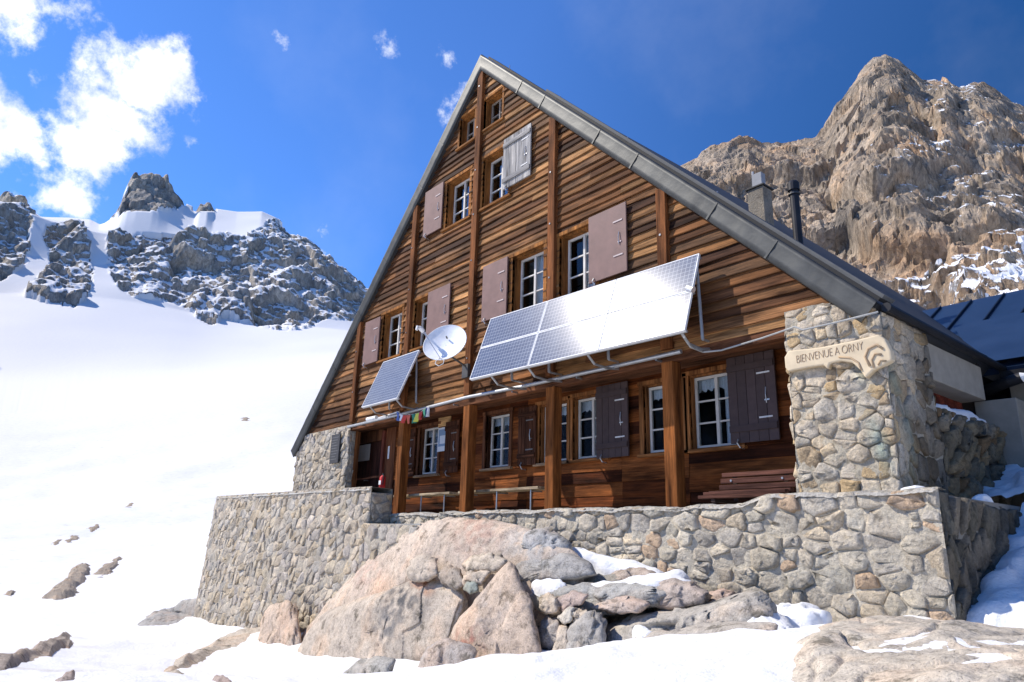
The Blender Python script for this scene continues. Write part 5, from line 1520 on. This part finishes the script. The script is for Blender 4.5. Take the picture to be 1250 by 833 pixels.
outcrop('low broken grey rock edge left of the bastion foot', [(155, 768), (175, 752), (205, 744), (240, 744), (240, 758), (200, 768)], 0.30, (0.38, 0.36, 0.33), 0.12, 0.8, 70)
outcrop('dark rocky rib at the left edge of the snow', [(-60, 822), (0, 806), (30, 797), (60, 781), (84, 772), (100, 780), (82, 798), (40, 808), (10, 820)], 0.17, (0.40, 0.335, 0.275), 0.035, 0.7, 120, cover=0.14)
rock('small brown stone tip poking from the snow below the pale foot slab', [(255, 842), (262, 826), (278, 825), (288, 842)], -6.1, 0.12, (0.40, 0.33, 0.29), 0.02, 4, 9, 44)
outcrop('thin stone edge showing in the snow low on the left', [(62, 832), (78, 822), (96, 820), (98, 828), (80, 836)], 0.06, (0.36, 0.31, 0.28), 0.02, 2.0, 40)
for lab, ol, th, rs in [('largest brown outcrop on the far snow slope', [(48, 733), (66, 715), (82, 697), (104, 688), (110, 700), (100, 722), (80, 734), (64, 739)], 1.2, 110),
                    ('grey outcrop just right of the largest brown one', [(108, 705), (125, 690), (148, 679), (152, 684), (138, 701), (118, 708)], 0.7, 90),
                    ('upper flat dark outcrop on the far snow slope', [(102, 650), (118, 640), (122, 645), (110, 652)], 0.5, 40),
                    ('lower flat dark outcrop beside the upper one', [(74, 662), (90, 653), (101, 652), (96, 661), (82, 665)], 0.5, 50),
                    ('tiny dark rock left of the flat outcrops', [(62, 665), (70, 659), (75, 661), (68, 667)], 0.4, 30),
                    ('lone small rock high on the far snow slope', [(153, 618), (162, 612), (164, 617), (157, 620)], 0.4, 30),
                    ('little grey rock low on the far snow slope at the left edge', [(2, 727), (12, 721), (21, 723), (14, 729)], 0.4, 40),
                    ('small rock on the snow slope left of the hut wall', [(290, 513), (300, 509), (308, 512), (298, 516)], 0.9, 36)]:
    outcrop(lab, ol, th * 0.42, (0.36, 0.30, 0.235), th * 0.12, 0.42 / th, rs, ragged=0.22)

# the big pale slab in the right foreground
az_a, az_b = azel(800, 800)[0], math.radians(25)
azl = np.linspace(az_a, az_b, 420); rl = np.linspace(2.6, 9.3, 260)
A2, R2 = np.meshgrid(azl, rl, indexing='ij'); A2 = A2.ravel(); R2 = R2.ravel()
zg = ground_polar(A2, R2); P2 = np.stack([CAM[0] + np.sin(A2) * R2, CAM[1] + np.cos(A2) * R2, zg], 1)
edge_px = np.interp(R2, [4.5, 5.5, 6.2, 7.5, 9.3], [862, 880, 915, 975, 1040])
ea = np.array([azel(x_, 800)[0] for x_ in edge_px]) + fbm(P2 * 1.1, 5, 3) * 0.075
m = sstep(0.0, 0.11, A2 - ea) * (1 - 0.75 * sstep(7.0, 9.2, R2))
h = -0.125 + 0.165 * m + 0.05 * facet(P2 * np.array([1.1, 0.8, 1]), 90, 0.5) * m + 0.05 * fbm(P2 * 1.6, 5, 91) * m + 0.008 * fbm(P2 * 14, 3, 92)
ck = np.abs(fbm(P2 * np.array([0.5, 0.9, 1]) + fbm(P2 * 3, 3, 98)[:, None] * 0.08, 3, 97)); ck2 = np.abs(fbm(P2 * np.array([1.3, 0.6, 1]) + 30, 3, 99))
h = h - 0.045 * np.exp(-(ck / 0.02) ** 2) * m - 0.03 * np.exp(-(ck2 / 0.018) ** 2) * m
P2[:, 2] += h
tn = np.array([[0.52, 0.46, 0.375]]) * (1 + 0.22 * fbm(P2 * 1.5, 4, 95)[:, None]) * np.array([1, 1, 1])[None]
o = quick_mesh('granite_slab', P2, grid_faces(len(azl), len(rl))[:, ::-1], tn, M['granite'])
tag(o, 'broad pale speckled granite slab in front of the right corner', 'rock')

# snow: drift on the right, little patches on ledges
gx = np.linspace(8.72, 13.5, 90); gy = np.linspace(-2.2, 4.4, 120)
X2, Y2 = np.meshgrid(gx, gy, indexing='ij'); X2 = X2.ravel(); Y2 = Y2.ravel()
P3_ = np.stack([X2, Y2, np.zeros_like(X2)], 1)
base = -1.22 + 0.50 * (Y2 + 0.95) + 0.20 * np.clip(X2 - 9.4, -1, 3) - 0.5 * np.clip(-0.75 - Y2, 0, 9)
base = np.minimum(base, 0.55 + 0.1 * (Y2 - 2))
lump = 0.10 * facet(P3_ * 3.0, 141, 0.6) + 0.12 * fbm(P3_ * 1.6, 4, 142) + 0.05 * fbm(P3_ * 7, 3, 143)
P3_[:, 2] = base + lump
F_ = grid_faces(len(gx), len(gy)); xm = X2[F_].mean(1); ym = Y2[F_].mean(1)
o = quick_mesh('snow_drift', P3_, F_[(xm > 9.37) | (ym > 1.95)], np.ones((len(P3_), 3)), M['snow']); kind(o, 'stuff')


def patch(outline, h_, seed, n=84, rings=11, rag=0.5):
    """a lumpy cushion of old snow: outline points are (px, py, Y) or world points when named so"""
    R_ = smooth_outline(outline, n, 0.75)
    pts = np.array([at(x, y, Y) for x, y, Y in R_]); return cushion(pts, h_, seed, n, rings, rag)


def cushion(pts, h_, seed, n, rings, rag):
    c = pts.mean(0)
    size = np.linalg.norm(pts - c, axis=1).mean()
    k = 1 + rag * 0.45 * fbm(pts * (2.2 / max(0.25, size)), 4, seed)
    pts = c + (pts - c) * k[:, None]
    V = []
    for s_, hh in [(1.0, -1.6), (1.0, -0.1)] + [(1 - 0.97 * (i / (rings - 3)) ** 1.3, None) for i in range(1, rings - 2)]:
        q = c + (pts - c) * s_; hh = (1 - s_ ** 3) ** 0.5 if hh is None else hh
        q = q.copy(); q[:, 2] += h_ * hh; V.append(q)
    V = np.vstack(V); R2 = len(V) // n
    V[n:, 2] += fbm(V[n:] * 5, 4, seed + 3) * h_ * 0.55 + facet(V[n:] * 6, seed + 4, 0.8) * h_ * 0.18
    V[n:, :2] += np.stack([fbm(V[n:] * 7, 3, seed + 5), fbm(V[n:] * 7 + 9, 3, seed + 6)], 1) * h_ * 0.5
    V = np.vstack([V, V[-n:].mean(0)])
    mb = MB(); mb.v = [tuple(p) for p in V]; mb.c = [(1, 1, 1)] * len(V)
    for r_ in range(R2 - 1):
        mb.f += [(r_ * n + k_, r_ * n + (k_ + 1) % n, (r_ + 1) * n + (k_ + 1) % n, (r_ + 1) * n + k_) for k_ in range(n)]
    mb.f += [((R2 - 1) * n + k_, (R2 - 1) * n + (k_ + 1) % n, len(V) - 1) for k_ in range(n)]
    return kind(mb.build('snow', M['snow'], None, smooth=True), 'stuff')


def rp(px_, py_, rho):
    a, e = azel(px_, py_); return [CAM[0] + math.sin(a) * rho, CAM[1] + math.cos(a) * rho, CAM[2] + e * rho]


def wall_snow(p0, p1, w_, h_, seed):
    p0, p1 = np.array(p0), np.array(p1); t = np.linspace(0, 2 * math.pi, 84, endpoint=False); e = (p1 - p0) / 2; l = np.linalg.norm(e); nn_ = np.array([-e[1], e[0], 0]) / np.hypot(e[0], e[1])
    pts = np.array([(p0 + p1) / 2 + e * math.copysign(abs(math.cos(a)) ** 0.5, math.cos(a)) + nn_ * w_ * math.copysign(abs(math.sin(a)) ** 0.6, math.sin(a)) for a in t])
    return cushion(pts, h_, seed, 84, 11, 0.25)


wall_snow((8.52, 1.25, 1.31), (8.52, 3.35, 1.32), 0.17, 0.10, 1)
patch([(652, 662, -1.25), (680, 668, -1.2), (720, 680, -1.12), (770, 693, -1.1), (816, 700, -1.1), (812, 706, -1.3), (770, 701, -1.35), (725, 692, -1.4), (690, 680, -1.45), (665, 672, -1.45)], 0.09, 2)
patch([(648, 711, -2.05), (668, 707, -1.95), (688, 710, -1.9), (694, 717, -1.95), (684, 724, -2.1), (664, 722, -2.15), (652, 717, -2.12)], 0.06, 3)
patch([(690, 722, -2.0), (730, 722, -1.8), (770, 712, -1.6), (800, 703, -1.4), (838, 703, -1.3), (846, 710, -1.5), (800, 718, -1.9), (770, 728, -2.1), (720, 732, -2.2)], 0.10, 4, rag=0.8)
patch([(582, 645, -1.35), (605, 640, -1.3), (630, 644, -1.3), (634, 650, -1.5), (600, 652, -1.6)], 0.07, 5)
patch([(922, 750, -1.3), (960, 747, -1.2), (1012, 750, -1.2), (1010, 758, -1.6), (965, 762, -1.8), (930, 760, -1.7)], 0.12, 6)
patch([(878, 766, -1.9), (905, 758, -1.6), (940, 762, -1.6), (975, 768, -1.9), (960, 776, -2.3), (905, 776, -2.4)], 0.12, 7)
wall_snow((8.74, -0.32, 0.11), (9.0, -0.24, 0.11), 0.08, 0.07, 8)
wall_snow((9.2, 0.45, 0.02), (9.3, 0.72, 0.02), 0.07, 0.10, 9)
patch([(770, 770, -2.7), (782, 766, -2.6), (800, 780, -2.7), (796, 788, -2.9), (778, 786, -2.95)], 0.08, 10)
